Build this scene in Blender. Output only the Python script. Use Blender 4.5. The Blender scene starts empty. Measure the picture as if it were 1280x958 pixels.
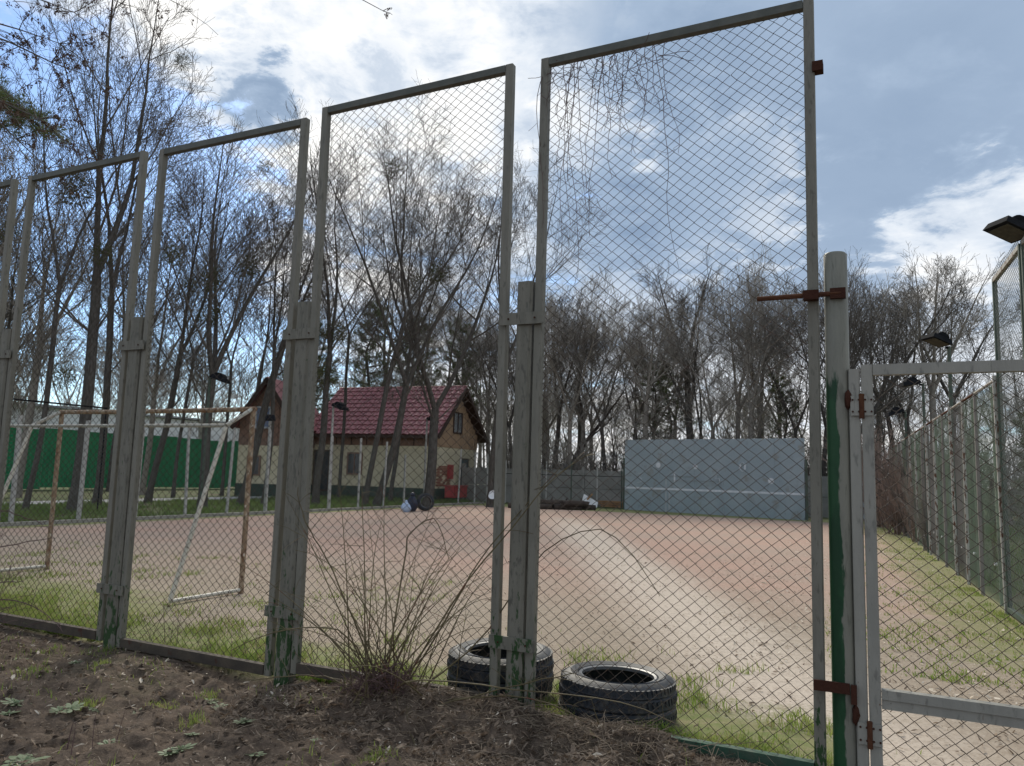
import bpy, math, random
import numpy as np
from mathutils import Vector, Matrix

scene = bpy.context.scene
R = math.radians
# ------------------------------------------------------------------ camera
FPX, CAM_H = 960.0, 1.45
_d = np.array([230.0, 8130.0, -960.0]); _d /= np.linalg.norm(_d)
_f = np.array([0, 0, -1.0]); _y = _f - (_f @ _d) * _d; _y /= np.linalg.norm(_y)
CM = np.array([np.cross(_y, _d), _y, _d])
cd = bpy.data.cameras.new('camera'); cam = bpy.data.objects.new('camera', cd)
scene.collection.objects.link(cam)
cam.matrix_world = Matrix.Translation((0, 0, CAM_H)) @ Matrix(CM.tolist()).to_4x4()
cd.sensor_fit = 'HORIZONTAL'; cd.sensor_width = 36.0; cd.lens = FPX / 1280 * 36
cd.clip_start = 0.05; cd.clip_end = 2000
scene.camera = cam
scene.view_settings.view_transform = 'Standard'; scene.view_settings.look = 'None'
scene.view_settings.exposure = 0.16; scene.view_settings.gamma = 1.0

def view_dir(px, py):
    """direction in the world that the photograph's pixel looks along"""
    r = CM @ np.array([px - 640, 479 - py, -FPX]); return r / np.linalg.norm(r)
def ground(px, py, z=0.0):
    r = view_dir(px, py); t = (z - CAM_H) / r[2]; return np.array([r[0] * t, r[1] * t])
def at_y(px, py, Y):
    r = view_dir(px, py); return np.array([0, 0, CAM_H]) + r * Y / r[1]

# ------------------------------------------------------------------ node helpers
class NT:
    def __init__(s, tree): s.t = tree; s.n = tree.nodes; s.l = tree.links
    def put(s, sock, v):
        if isinstance(v, bpy.types.NodeSocket): s.l.new(v, sock)
        elif v is not None:
            if isinstance(v, (tuple, list)) and len(v) == 3 and sock.type == 'RGBA': v = (*v, 1)
            sock.default_value = v
    def math(s, op, a, b=None, c=None, clamp=False):
        k = s.n.new('ShaderNodeMath'); k.operation = op; k.use_clamp = clamp
        for i, v in enumerate((a, b, c)):
            if v is not None: s.put(k.inputs[i], v)
        return k.outputs[0]
    def add(s, a, b): return s.math('ADD', a, b)
    def mul(s, a, b): return s.math('MULTIPLY', a, b)
    def sub(s, a, b): return s.math('SUBTRACT', a, b)
    def mx(s, a, b): return s.math('MAXIMUM', a, b)
    def mn(s, a, b): return s.math('MINIMUM', a, b)
    def ss(s, x, a, b, lo=0.0, hi=1.0):
        k = s.n.new('ShaderNodeMapRange'); k.interpolation_type = 'SMOOTHSTEP'
        for i, v in enumerate((x, a, b, lo, hi)): s.put(k.inputs[i], v)
        return k.outputs[0]
    def mix(s, f, a, b, mode='MIX'):
        k = s.n.new('ShaderNodeMix'); k.data_type = 'RGBA'; k.blend_type = mode
        s.put(k.inputs[0], f); s.put(k.inputs[6], a); s.put(k.inputs[7], b); return k.outputs[2]
    def noise(s, vec, scale, detail=4.0, rough=0.55, dist=0.0):
        k = s.n.new('ShaderNodeTexNoise'); s.put(k.inputs['Vector'], vec)
        k.inputs['Scale'].default_value = scale; k.inputs['Detail'].default_value = detail
        k.inputs['Roughness'].default_value = rough; k.inputs['Distortion'].default_value = dist
        return k.outputs[0]
    def dot(s, a, b):
        k = s.n.new('ShaderNodeVectorMath'); k.operation = 'DOT_PRODUCT'
        s.put(k.inputs[0], a); s.put(k.inputs[1], b); return k.outputs['Value']
    def vscale(s, a, b):
        k = s.n.new('ShaderNodeVectorMath'); k.operation = 'MULTIPLY'
        s.put(k.inputs[0], a); s.put(k.inputs[1], b); return k.outputs[0]
    def pos(s): return s.n.new('ShaderNodeNewGeometry').outputs['Position']
    def xyz(s, v):
        k = s.n.new('ShaderNodeSeparateXYZ'); s.put(k.inputs[0], v); return k.outputs
    def comb(s, x, y, z):
        k = s.n.new('ShaderNodeCombineXYZ')
        for i, v in enumerate((x, y, z)): s.put(k.inputs[i], v)
        return k.outputs[0]

# ------------------------------------------------------------------ sky and sun
SUN_EL, SUN_AZ = 38.0, -9.0           # azimuth from +Y towards +X
sd = np.array([math.sin(R(SUN_AZ)) * math.cos(R(SUN_EL)), math.cos(R(SUN_AZ)) * math.cos(R(SUN_EL)), math.sin(R(SUN_EL))])
sun = bpy.data.lights.new('sun', 'SUN'); sun.energy = 3.6; sun.angle = R(20); sun.color = (1.0, 0.93, 0.80)
so = bpy.data.objects.new('sun', sun); scene.collection.objects.link(so)
so.rotation_euler = Vector((-sd).tolist()).to_track_quat('-Z', 'Y').to_euler()

W = bpy.data.worlds.new('World'); scene.world = W; W.use_nodes = True
w = NT(W.node_tree); w.n.clear()
sky = w.n.new('ShaderNodeTexSky'); sky.sky_type = 'NISHITA'; sky.sun_disc = False
sky.sun_elevation = R(SUN_EL); sky.sun_rotation = R(SUN_AZ); sky.air_density = 1.0; sky.dust_density = 0.6; sky.ozone_density = 2.0
dirv = w.n.new('ShaderNodeTexCoord').outputs['Generated']
dx, dy, dz = w.xyz(dirv)
h = w.add(w.mx(dz, 0.0), 0.16)
pp = w.comb(w.math('DIVIDE', dx, h), w.math('DIVIDE', dy, h), 0.37)
n_big = w.noise(pp, 1.1, 7, 0.55, 0.25)
n_mid = w.noise(w.vscale(pp, (1.0, 1.0, 3.0)), 3.1, 8, 0.60, 0.35)
n_fine = w.noise(w.vscale(pp, (1.0, 1.0, 5.0)), 8.0, 8, 0.62, 0.3)
def blob(px, py, deg0, deg1):
    """1 inside deg0 of that direction, falling to 0 at deg1"""
    return w.ss(w.add(w.dot(dirv, tuple(view_dir(px, py))), w.mul(w.add(w.sub(n_mid, 0.5), w.mul(w.sub(n_fine, 0.5), 0.7)), 0.060 * (deg1 / 12.0) ** 1.4)), math.cos(R(deg1)), math.cos(R(deg0)))
# cover: where the blue shows
cover = w.add(w.mul(w.sub(n_big, 0.5), 1.1), w.mul(w.sub(n_mid, 0.5), 1.5))
cover = w.add(cover, 0.74)
cover = w.sub(cover, w.mul(blob(40, 240, 4, 16), 0.62))
cover = w.sub(cover, w.mul(blob(160, 350, 5, 18), 0.52))
cover = w.sub(cover, w.mul(blob(450, 430, 2, 8), 0.25))
cover = w.add(cover, w.mul(blob(480, 40, 8, 24), 0.35))
cover = w.add(cover, w.mul(blob(1050, 150, 10, 30), 0.35))
cover = w.add(cover, w.mul(blob(740, 260, 2, 9), 0.35))
cmask = w.ss(cover, 0.28, 0.72)
# brightness of the cloud
B = w.add(0.56, w.add(w.mul(w.sub(n_big, 0.5), 0.85), w.add(w.mul(w.sub(n_mid, 0.5), 0.80), w.mul(w.sub(n_fine, 0.5), 0.50))))
B = w.add(B, w.mul(blob(450, 50, 4, 20), 0.33))
B = w.add(B, w.mul(blob(120, 60, 3, 12), 0.20))
B = w.add(B, w.mul(blob(300, 330, 3, 14), 0.12))
B = w.sub(B, w.mul(blob(318, 112, 1.0, 4.4), 0.85))
B = w.sub(B, w.mul(blob(480, 95, 0.3, 3.0), 0.30))
B = w.sub(B, w.mul(blob(1060, 140, 5, 22), 0.28))
B = w.sub(B, w.mul(blob(800, 120, 2, 12), 0.20))
B = w.add(B, w.mul(blob(1200, 290, 0.5, 6.0), 0.34))
B = w.add(B, w.mul(blob(925, 235, 0.3, 7.0), 0.26))
B = w.add(B, w.mul(blob(735, 165, 0.1, 4.5), 0.20))
B = w.sub(B, w.mul(blob(760, 290, 1.0, 4.2), 0.15))
B = w.add(B, w.mul(w.ss(dz, 0.30, 0.06), 0.30))
cr = w.n.new('ShaderNodeValToRGB'); w.put(cr.inputs[0], B)
els = cr.color_ramp.elements
els[0].position = 0.05; els[0].color = (0.24, 0.33, 0.47, 1)
els[1].position = 1.0; els[1].color = (1.02, 1.01, 0.99, 1)
e = els.new(0.42); e.color = (0.355, 0.455, 0.60, 1)
e = els.new(0.72); e.color = (0.70, 0.76, 0.84, 1)
cloud = w.vscale(cr.outputs[0], (10.0, 10.0, 10.0))
blue = w.mix(1.0, sky.outputs[0], (0.97, 1.2, 1.45), 'MULTIPLY')
col = w.mix(cmask, blue, cloud)
bg = w.n.new('ShaderNodeBackground'); w.put(bg.inputs[0], col); bg.inputs[1].default_value = 0.10
wo = w.n.new('ShaderNodeOutputWorld'); w.l.new(bg.outputs[0], wo.inputs[0])

# ------------------------------------------------------------------ court coordinates
O = np.array([0.06, 4.75]); TH = R(26)
U = np.array([math.cos(TH), -math.sin(TH)]); N = np.array([math.sin(TH), math.cos(TH)])
def cw(s, t): return O + s * U + t * N
def st(x, y): return (x - O[0]) * U[0] + (y - O[1]) * U[1], (x - O[0]) * N[0] + (y - O[1]) * N[1]
def right_s(t): return 3.6 - 0.052 * t

# value noise for terrain
_rng = np.random.RandomState(5); _tab = _rng.rand(256, 256)
def vn(x, y):
    xi = np.floor(x).astype(int); yi = np.floor(y).astype(int); fx = x - xi; fy = y - yi
    fx = fx * fx * (3 - 2 * fx); fy = fy * fy * (3 - 2 * fy)
    g = lambda a, b: _tab[a & 255, b & 255]
    return (g(xi, yi) * (1 - fx) + g(xi + 1, yi) * fx) * (1 - fy) + (g(xi, yi + 1) * (1 - fx) + g(xi + 1, yi + 1) * fx) * fy - 0.5
def sstep(x, a, b):
    t = np.clip((x - a) / (b - a), 0, 1); return t * t * (3 - 2 * t)
def gz(x, y):
    x = np.asarray(x, float); y = np.asarray(y, float)
    s, t = st(x, y)
    near = sstep(-t, 0.02, 0.35)
    dist = np.hypot(x, y)
    z = near * (0.07 * vn(x * 1.3, y * 1.3) + 0.06 * vn(x * 4.1 + 7, y * 4.1) + 0.055 * vn(x * 9, y * 9 + 3) + 0.046 * vn(x * 21 + 5, y * 21))
    z = z * (1 - sstep(dist, 9, 16))
    z = z + 0.10 * np.exp(-(((s + 0.75) / 0.45) ** 2 + ((t + 0.28) / 0.22) ** 2))
    z = z + 0.05 * np.exp(-(((s - 0.3) / 0.8) ** 2 + ((t + 0.22) / 0.2) ** 2))
    z = z + (0.085 + 0.06 * vn(x * 6, y * 6)) * sstep(s, -1.35, -0.9) * (1 - sstep(s, 0.85, 1.15)) * np.exp(-((t + 0.12) / 0.17) ** 2)
    z = z - 0.10 * np.exp(-(((s + 2.15) / 0.42) ** 2 + ((t + 0.10) / 0.13) ** 2))
    z = z + (1 - near) * (0.012 * vn(x * 2, y * 2) + 0.008 * vn(x * 7, y * 7)) * (1 - sstep(dist, 10, 20))
    z = z + sstep(np.hypot(x, y - 20), 60, 400) * 3.0 * vn(x * 0.01, y * 0.01)
    return z

# ------------------------------------------------------------------ materials
MATS = {}
def mat(name, c1, c2=None, scale=6.0, rough=0.85, stretch=(1, 1, 1), spec=0.3, bump=0.0, bscale=40.0, metal=0.0,
        patches=(), trans=None, zmask=None, coat=0.0):
    """patches: (colour, noise scale, lo, hi[, z-top fade]) layers of paint loss, rust or dirt"""
    m = bpy.data.materials.new(name); m.use_nodes = True
    t = NT(m.node_tree); b = t.n['Principled BSDF']
    P = t.pos(); V = t.vscale(P, stretch)
    col = c1
    if c2 is not None: col = t.mix(t.ss(t.noise(V, scale, 6, 0.6), 0.3, 0.7), c1, c2)
    for pt in patches:
        pc, ps, lo, hi = pt[:4]
        nv = t.noise(t.vscale(P, pt[5]) if len(pt) > 5 else V, ps, 7, 0.62)
        if len(pt) > 4 and pt[4] is not None:
            z0, z1, amt = pt[4]
            nv = t.add(nv, t.ss(t.xyz(P)[2], z0, z1, amt, 0.0))
        col = t.mix(t.ss(nv, lo, hi), col, pc)
    t.put(b.inputs['Base Color'], col)
    b.inputs['Roughness'].default_value = rough; b.inputs['Metallic'].default_value = metal
    b.inputs['Specular IOR Level'].default_value = spec
    if bump:
        bn = t.n.new('ShaderNodeBump'); bn.inputs['Strength'].default_value = bump; bn.inputs['Distance'].default_value = 0.01
        t.put(bn.inputs['Height'], t.noise(V, bscale, 6, 0.65)); t.l.new(bn.outputs[0], b.inputs['Normal'])
    if trans:
        tr = t.n.new('ShaderNodeBsdfTranslucent'); t.put(tr.inputs[0], col)
        mxs = t.n.new('ShaderNodeMixShader'); mxs.inputs[0].default_value = trans
        t.l.new(b.outputs[0], mxs.inputs[1]); t.l.new(tr.outputs[0], mxs.inputs[2])
        t.l.new(mxs.outputs[0], t.n['Material Output'].inputs[0])
    MATS[name] = m; return m
RUST = (0.058, 0.024, 0.015); RUST2 = (0.105, 0.046, 0.024)
GREEN = (0.022, 0.055, 0.016)
mat('fence_paint', (0.150, 0.143, 0.117), (0.19, 0.18, 0.148), 3, 0.55, (6, 6, 1), bump=0.25, bscale=30, patches=(
    ((0.11, 0.105, 0.085), 9, 0.55, 0.68, None, (5, 5, 1.4)), (GREEN, 6, 0.72, 0.76, (0.15, 1.0, 0.20), (5, 5, 1.6)),
    (RUST, 22, 0.72, 0.78, (0.0, 0.5, 0.04), (2, 2, 1))))
mat('post_paint', (0.135, 0.129, 0.104), (0.175, 0.165, 0.135), 3, 0.6, (6, 6, 1), bump=0.35, bscale=30, patches=(
    ((0.095, 0.09, 0.074), 9, 0.52, 0.64, None, (5, 5, 1.4)), (GREEN, 5, 0.66, 0.71, (0.1, 1.1, 0.19), (5, 5, 1.6)),
    ((0.09, 0.08, 0.07), 26, 0.66, 0.74, (0.0, 0.7, 0.04), (2, 2, 1)), (RUST, 14, 0.74, 0.80, None, (2, 2, 1))))
mat('rail_paint', (0.075, 0.08, 0.068), (0.105, 0.108, 0.092), 5, 0.55, (2, 2, 2), bump=0.2, patches=((RUST, 16, 0.66, 0.74),))
mat('bottom_rail', (0.05, 0.042, 0.034), (0.085, 0.068, 0.05), 8, 0.85, bump=0.5, patches=((RUST, 10, 0.6, 0.7),))
mat('bottom_rail_green', (0.02, 0.075, 0.045), (0.05, 0.08, 0.055), 12, 0.7, bump=0.4, patches=((RUST, 14, 0.62, 0.7),))
mat('gate_paint', (0.235, 0.228, 0.20), (0.285, 0.275, 0.24), 3, 0.5, (4, 4, 1), bump=0.2, patches=(
    ((0.17, 0.165, 0.145), 7, 0.56, 0.68, None, (4, 4, 1)), (RUST2, 16, 0.64, 0.74), (RUST, 34, 0.67, 0.73)))
pm = mat('pipe_paint', (0.155, 0.153, 0.125), (0.205, 0.20, 0.165), 3, 0.5, (4, 4, 1), bump=0.25, patches=(((0.12, 0.12, 0.095), 6, 0.54, 0.66, None, (5, 5, .8)), (RUST2, 12, 0.66, 0.76, None, (4, 4, 1)), (RUST, 40, 0.71, 0.77)))
_t = NT(pm.node_tree); _b = pm.node_tree.nodes['Principled BSDF']; _old = _b.inputs['Base Color'].links[0].from_socket
_P = _t.pos(); _z = _t.xyz(_P)[2]; _S = _t.sub(_t.dot(_P, (U[0], U[1], 0)), float(O @ U) + 1.815)
_n = _t.noise(_t.vscale(_P, (5, 5, 1)), 4, 6, 0.6)
_left = _t.ss(_t.add(_S, _t.mul(_t.sub(_n, 0.5), 0.09)), 0.008, 0.0)     # the brush only reached one side
_gm = _t.mul(_left, _t.ss(_t.add(_z, _t.mul(_t.sub(_n, 0.5), 0.5)), 2.0, 1.94))
_gc = _t.mix(_t.ss(_t.noise(_t.vscale(_P, (3, 3, 1)), 3, 4), 0.45, 0.6), (0.008, 0.040, 0.016), (0.014, 0.062, 0.024))
_t.l.new(_t.mix(_gm, _old, _gc), _b.inputs['Base Color'])
mat('rust', RUST, RUST2, 18, 0.9, bump=0.6, spec=0.15)
mat('rust_dark', (0.045, 0.018, 0.012), RUST, 18, 0.9, bump=0.6, spec=0.15)
mat('wire', (0.040, 0.031, 0.026), (0.075, 0.055, 0.042), 9, 0.75, spec=0.3, patches=((RUST, 6, 0.55, 0.7),))
mat('wire_grey', (0.15, 0.165, 0.15), (0.21, 0.22, 0.20), 9, 0.6)
mat('wire_brown', (0.18, 0.165, 0.15), (0.24, 0.22, 0.20), 2, 0.7)
mat('wire_green', (0.165, 0.215, 0.15), (0.215, 0.255, 0.19), 2, 0.7, patches=(((0.10, 0.085, 0.075), 1.5, 0.55, 0.66),))
mat('right_post', (0.34, 0.335, 0.30), (0.42, 0.41, 0.37), 5, 0.6, (3, 3, 1), patches=((RUST2, 7, 0.50, 0.60, None, (4, 4, 1.5)), ((0.10, 0.16, 0.11), 5, 0.62, 0.7, None, (4, 4, 1))))
mat('dark_green_post', (0.05, 0.075, 0.055), (0.08, 0.10, 0.08), 5, 0.6)
mat('left_post', (0.31, 0.31, 0.29), (0.39, 0.385, 0.36), 5, 0.6, (3, 3, 1), patches=(((0.22, 0.20, 0.17), 12, 0.58, 0.68),))
mat('goal_paint', (0.46, 0.43, 0.36), (0.54, 0.51, 0.44), 4, 0.6, patches=((RUST2, 9, 0.60, 0.68, None, (3, 3, 2)), (RUST, 16, 0.6, 0.68)))
mat('goal_rust', (0.34, 0.27, 0.19), (0.17, 0.09, 0.05), 5, 0.8, (3, 3, 2), patches=(((0.55, 0.50, 0.42), 9, 0.58, 0.66), (RUST, 12, 0.58, 0.68)))
mat('goal_grey', (0.42, 0.42, 0.38), (0.30, 0.27, 0.22), 6, 0.7, (3, 3, 2), patches=((RUST, 18, 0.64, 0.72),))
mat('rubber', (0.010, 0.014, 0.020), (0.018, 0.023, 0.030), 14, 0.62, bump=0.3, spec=0.45, patches=(((0.075, 0.066, 0.054), 9, 0.50, 0.72), ((0.05, 0.045, 0.038), 30, 0.55, 0.65)))
mat('rubber_bead_sheen', (0.08, 0.085, 0.09), (0.13, 0.13, 0.135), 20, 0.45, spec=0.5)  # bead rim far paler than the tyre: sky sheen painted into its colour
mat('bark', (0.060, 0.055, 0.049), (0.115, 0.106, 0.095), 5, 0.95, (4, 4, 1), bump=0.8, bscale=14, spec=0.1, patches=(((0.06, 0.075, 0.04), 3, 0.6, 0.75),))
mat('bark_grey', (0.19, 0.172, 0.148), (0.28, 0.255, 0.22), 5, 0.95, (4, 4, 1), bump=0.8, bscale=14, spec=0.1)
mat('twig', (0.085, 0.077, 0.069), (0.145, 0.131, 0.117), 1.5, 0.9, spec=0.1)
mat('twig_light', (0.22, 0.204, 0.18), (0.32, 0.296, 0.262), 0.8, 0.9, spec=0.1)
mat('twig_red', (0.22, 0.165, 0.14), (0.29, 0.22, 0.185), 1.5, 0.9, spec=0.1)
mat('needle', (0.08, 0.105, 0.048), (0.13, 0.15, 0.072), 3, 0.8, spec=0.15, trans=0.25)
mat('mistletoe', (0.055, 0.062, 0.025), (0.085, 0.085, 0.04), 8, 0.85, spec=0.1, trans=0.2)
mat('seeds', (0.060, 0.038, 0.030), (0.10, 0.065, 0.05), 8, 0.9, trans=0.2)
mat('bramble', (0.085, 0.066, 0.034), (0.135, 0.108, 0.055), 4, 0.7, patches=(((0.13, 0.055, 0.035), 5, 0.55, 0.65), ((0.20, 0.18, 0.13), 9, 0.66, 0.72)))
mat('dry_stem', (0.085, 0.062, 0.043), (0.19, 0.15, 0.105), 7, 0.85)
mat('vine', (0.075, 0.045, 0.045), (0.12, 0.075, 0.07), 7, 0.85)
mat('grass', (0.15, 0.24, 0.04), (0.265, 0.315, 0.085), 3, 0.7, spec=0.2, trans=0.45, patches=(((0.36, 0.30, 0.16), 11, 0.56, 0.62), ((0.36, 0.30, 0.16), 60, 0.58, 0.62)))
mat('grass_far', (0.095, 0.165, 0.040), (0.16, 0.20, 0.07), 1.2, 0.8, spec=0.2, trans=0.35)
mat('clod', (0.045, 0.033, 0.025), (0.11, 0.083, 0.062), 25, 0.95, bump=0.5, spec=0.1, patches=(((0.22, 0.20, 0.17), 9, 0.66, 0.70),))
mat('weed', (0.13, 0.18, 0.085), (0.24, 0.29, 0.18), 30, 0.6, trans=0.3)
mat('dry_leaf', (0.11, 0.078, 0.056), (0.32, 0.245, 0.18), 30, 0.8, trans=0.2, patches=(((0.56, 0.49, 0.40), 21, 0.60, 0.66), ((0.075, 0.05, 0.035), 17, 0.55, 0.65)))
mat('pale_leaf', (0.48, 0.40, 0.30), (0.70, 0.63, 0.53), 20, 0.8, trans=0.2)
mat('stick', (0.065, 0.048, 0.037), (0.30, 0.24, 0.18), 18, 0.9)
mat('wall_paint', (0.255, 0.31, 0.335), (0.31, 0.36, 0.38), 0.9, 0.75, (1, 1, 1), bump=0.15, patches=(
    ((0.24, 0.255, 0.245), 1.7, 0.56, 0.66), ((0.25, 0.27, 0.17), 0.55, 0.63, 0.70), ((0.17, 0.19, 0.20), 6, 0.62, 0.72, None, (2, 2, 0.5))))
mat('white_paint', (0.66, 0.68, 0.70), (0.50, 0.54, 0.57), 9, 0.6)
mat('faint_paint', (0.42, 0.44, 0.45), (0.33, 0.36, 0.38), 7, 0.7)
mat('concrete', (0.19, 0.188, 0.172), (0.26, 0.255, 0.235), 1.6, 0.9, bump=0.4, patches=(((0.20, 0.205, 0.19), 3, 0.55, 0.7),))
mat('concrete_white', (0.36, 0.38, 0.40), (0.46, 0.47, 0.49), 1.6, 0.9, bump=0.3, patches=(((0.22, 0.24, 0.26), 5, 0.58, 0.68),))
mat('kerb', (0.24, 0.23, 0.20), (0.31, 0.29, 0.255), 4, 0.9, bump=0.3)
mat('road', (0.30, 0.30, 0.30), (0.36, 0.36, 0.355), 2, 0.9)
mat('green_sheet', (0.010, 0.20, 0.080), (0.016, 0.25, 0.10), 0.6, 0.55, spec=0.3)
mat('teal_sheet', (0.02, 0.10, 0.10), (0.03, 0.12, 0.12), 0.6, 0.6)
mat('white_wall', (0.76, 0.76, 0.78), (0.82, 0.82, 0.83), 0.5, 0.8)
mat('grey_roof', (0.30, 0.30, 0.31), (0.38, 0.38, 0.38), 0.8, 0.8)
mat('stucco', (0.58, 0.52, 0.36), (0.65, 0.585, 0.42), 0.8, 0.9, bump=0.3, patches=(((0.48, 0.44, 0.32), 2, 0.58, 0.7),))
mat('plinth', (0.035, 0.06, 0.048), (0.055, 0.08, 0.065), 2, 0.85)
mat('brown_wood', (0.19, 0.115, 0.085), (0.26, 0.16, 0.12), 3, 0.8, (6, 6, 1))
mat('orange_wood', (0.38, 0.25, 0.155), (0.46, 0.32, 0.21), 3, 0.75, (6, 6, 1))
mat('dark_board', (0.05, 0.032, 0.026), (0.07, 0.045, 0.035), 3, 0.8)
mat('roof_tile', (0.22, 0.072, 0.082), (0.30, 0.112, 0.118), 1.2, 0.5, spec=0.4, patches=(((0.13, 0.05, 0.05), 2.5, 0.58, 0.72),))
mat('dark_glass', (0.018, 0.024, 0.035), (0.03, 0.04, 0.055), 2, 0.15, spec=0.6)
mat('blue_glass', (0.05, 0.085, 0.16), (0.07, 0.11, 0.20), 2, 0.2, spec=0.6)
mat('teal_door', (0.03, 0.06, 0.07), (0.04, 0.08, 0.09), 2, 0.6)
mat('brick', (0.25, 0.10, 0.07), (0.34, 0.15, 0.10), 6, 0.9)
mat('red_paint', (0.34, 0.035, 0.04), (0.42, 0.06, 0.055), 4, 0.5)
mat('lamp_black', (0.010, 0.011, 0.013), (0.018, 0.019, 0.022), 8, 0.9, spec=0.06)
mat('lamp_lens', (0.045, 0.042, 0.032), (0.075, 0.07, 0.052), 14, 0.7, spec=0.15)
mat('plank', (0.22, 0.12, 0.06), (0.33, 0.20, 0.11), 5, 0.85, bump=0.3)
mat('log', (0.035, 0.028, 0.025), (0.07, 0.055, 0.045), 4, 0.95, bump=0.6)
mat('sheet_white', (0.66, 0.66, 0.66), (0.75, 0.75, 0.75), 6, 0.6)
mat('blue_plastic', (0.28, 0.38, 0.55), (0.42, 0.50, 0.62), 6, 0.5)
mat('dark_bag', (0.02, 0.025, 0.04), (0.035, 0.04, 0.06), 6, 0.45)

# the ground: clay court, grass margins, brown soil in front of the fence
gm = bpy.data.materials.new('ground_surface'); gm.use_nodes = True; g = NT(gm.node_tree); gb = g.n['Principled BSDF']
P = g.pos(); rel = g.n.new('ShaderNodeVectorMath'); rel.operation = 'SUBTRACT'
g.put(rel.inputs[0], P); rel.inputs[1].default_value = (O[0], O[1], 0); rel = rel.outputs[0]
S = g.dot(rel, (U[0], U[1], 0)); T = g.dot(rel, (N[0], N[1], 0))
n1 = g.noise(P, 0.45, 6, 0.6); n2 = g.noise(P, 2.2, 8, 0.65); n3 = g.noise(P, 9, 8, 0.7); n4 = g.noise(P, 45, 6, 0.7); n5 = g.noise(P, 140, 3, 0.7)
wob = g.add(g.mul(g.sub(n2, 0.5), 1.1), g.mul(g.sub(n3, 0.5), 0.8))
clay = g.mix(g.ss(n1, 0.36, 0.62), (0.43, 0.28, 0.22), (0.38, 0.28, 0.225))
clay = g.mix(g.ss(n2, 0.52, 0.75), clay, (0.33, 0.25, 0.20))
# the worn track that runs from the gate across the court
track = g.math('ABSOLUTE', g.sub(S, g.add(g.mul(T, -0.49), 2.15)))
track = g.mul(g.ss(g.add(track, g.mul(wob, 0.5)), 1.25, 0.1), g.ss(T, 24, 14))
clay = g.mix(g.ss(g.add(T, g.mul(wob, 2.2)), 8.0, 2.5, 0, 0.85), clay, (0.295, 0.25, 0.19))
clay = g.mix(g.mul(track, 0.9), clay, (0.56, 0.48, 0.40))
clay = g.mix(g.ss(n3, 0.50, 0.70, 0.0, 0.35), clay, (0.26, 0.20, 0.15))
clay = g.mix(g.ss(n4, 0.50, 0.68, 0.0, 0.6), clay, (0.21, 0.16, 0.12))
n6 = g.noise(P, 20, 5, 0.75)
clay = g.mix(g.ss(n6, 0.52, 0.62, 0.0, 0.45), clay, (0.25, 0.195, 0.15))
clay = g.mix(g.ss(n6, 0.46, 0.38, 0.0, 0.40), clay, (0.52, 0.445, 0.37))
clay = g.mix(g.ss(n5, 0.58, 0.72, 0.0, 0.55), clay, (0.50, 0.45, 0.39))
nearG = g.ss(g.add(T, g.mul(wob, 1.3)), 1.9, 0.1)
rightG = g.mul(g.mul(g.ss(g.add(g.sub(g.add(3.6, g.mul(T, -0.052)), S), g.mul(wob, 1.5)), 2.1, 0.2), g.ss(T, 1.5, 4.0)), 0.70)
leftG = g.mul(g.ss(g.add(T, g.mul(wob, 1.8)), 3.6, 0.4), g.ss(S, -3.0, -5.5))
edgeG = g.ss(g.add(S, wob), -14.2, -15.2)
backG = g.ss(g.add(T, wob), 25.6, 27.0)
gr = g.mx(g.mx(nearG, rightG), g.mx(leftG, g.mx(edgeG, backG)))
gate_bare = g.mul(g.ss(g.math('ABSOLUTE', g.sub(S, 2.35)), 0.75, 0.3), g.ss(T, 3.0, 1.0))
gr = g.mul(gr, g.sub(1.0, gate_bare))
gr = g.ss(g.add(gr, g.add(g.mul(g.sub(n3, 0.5), 1.3), g.mul(g.sub(n4, 0.5), 0.8))), 0.35, 0.75)
grass_c = g.mix(g.ss(n3, 0.35, 0.65), (0.15, 0.185, 0.06), (0.245, 0.225, 0.12))
grass_c = g.mix(g.ss(n4, 0.56, 0.68, 0, 0.8), grass_c, (0.33, 0.28, 0.19))
inside = g.mix(gr, clay, grass_c)
soil = g.mix(g.ss(n3, 0.3, 0.7), (0.056, 0.041, 0.031), (0.145, 0.108, 0.081))
soil = g.mix(g.ss(n4, 0.5, 0.68, 0, 0.7), soil, (0.17, 0.13, 0.098))
soil = g.mix(g.ss(n1, 0.55, 0.7, 0, 0.35), soil, (0.10, 0.11, 0.05))
far = g.mix(g.ss(n2, 0.35, 0.65), (0.060, 0.095, 0.028), (0.10, 0.10, 0.048))
far = g.mix(g.ss(n1, 0.5, 0.68, 0, 0.8), far, (0.11, 0.085, 0.058))
inmask = g.mul(g.mul(g.ss(g.add(T, g.mul(wob, 0.12)), -0.03, 0.10), g.ss(T, 29.5, 28.6)), g.ss(S, -15.75, -15.55))
inmask = g.mul(inmask, g.ss(g.sub(g.add(3.75, g.mul(T, -0.052)), S), -0.1, 0.1))
outer = g.mix(g.ss(T, 0.5, 2.5), soil, far)
gcol = g.mix(inmask, outer, inside)
g.put(gb.inputs['Base Color'], gcol); gb.inputs['Roughness'].default_value = 0.95; gb.inputs['Specular IOR Level'].default_value = 0.15
bn = g.n.new('ShaderNodeBump'); bn.inputs['Strength'].default_value = 0.7; bn.inputs['Distance'].default_value = 0.02
g.put(bn.inputs['Height'], g.add(g.mul(n4, 0.7), g.mul(n5, 0.5))); g.l.new(bn.outputs[0], gb.inputs['Normal'])
MATS['ground'] = gm

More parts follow.
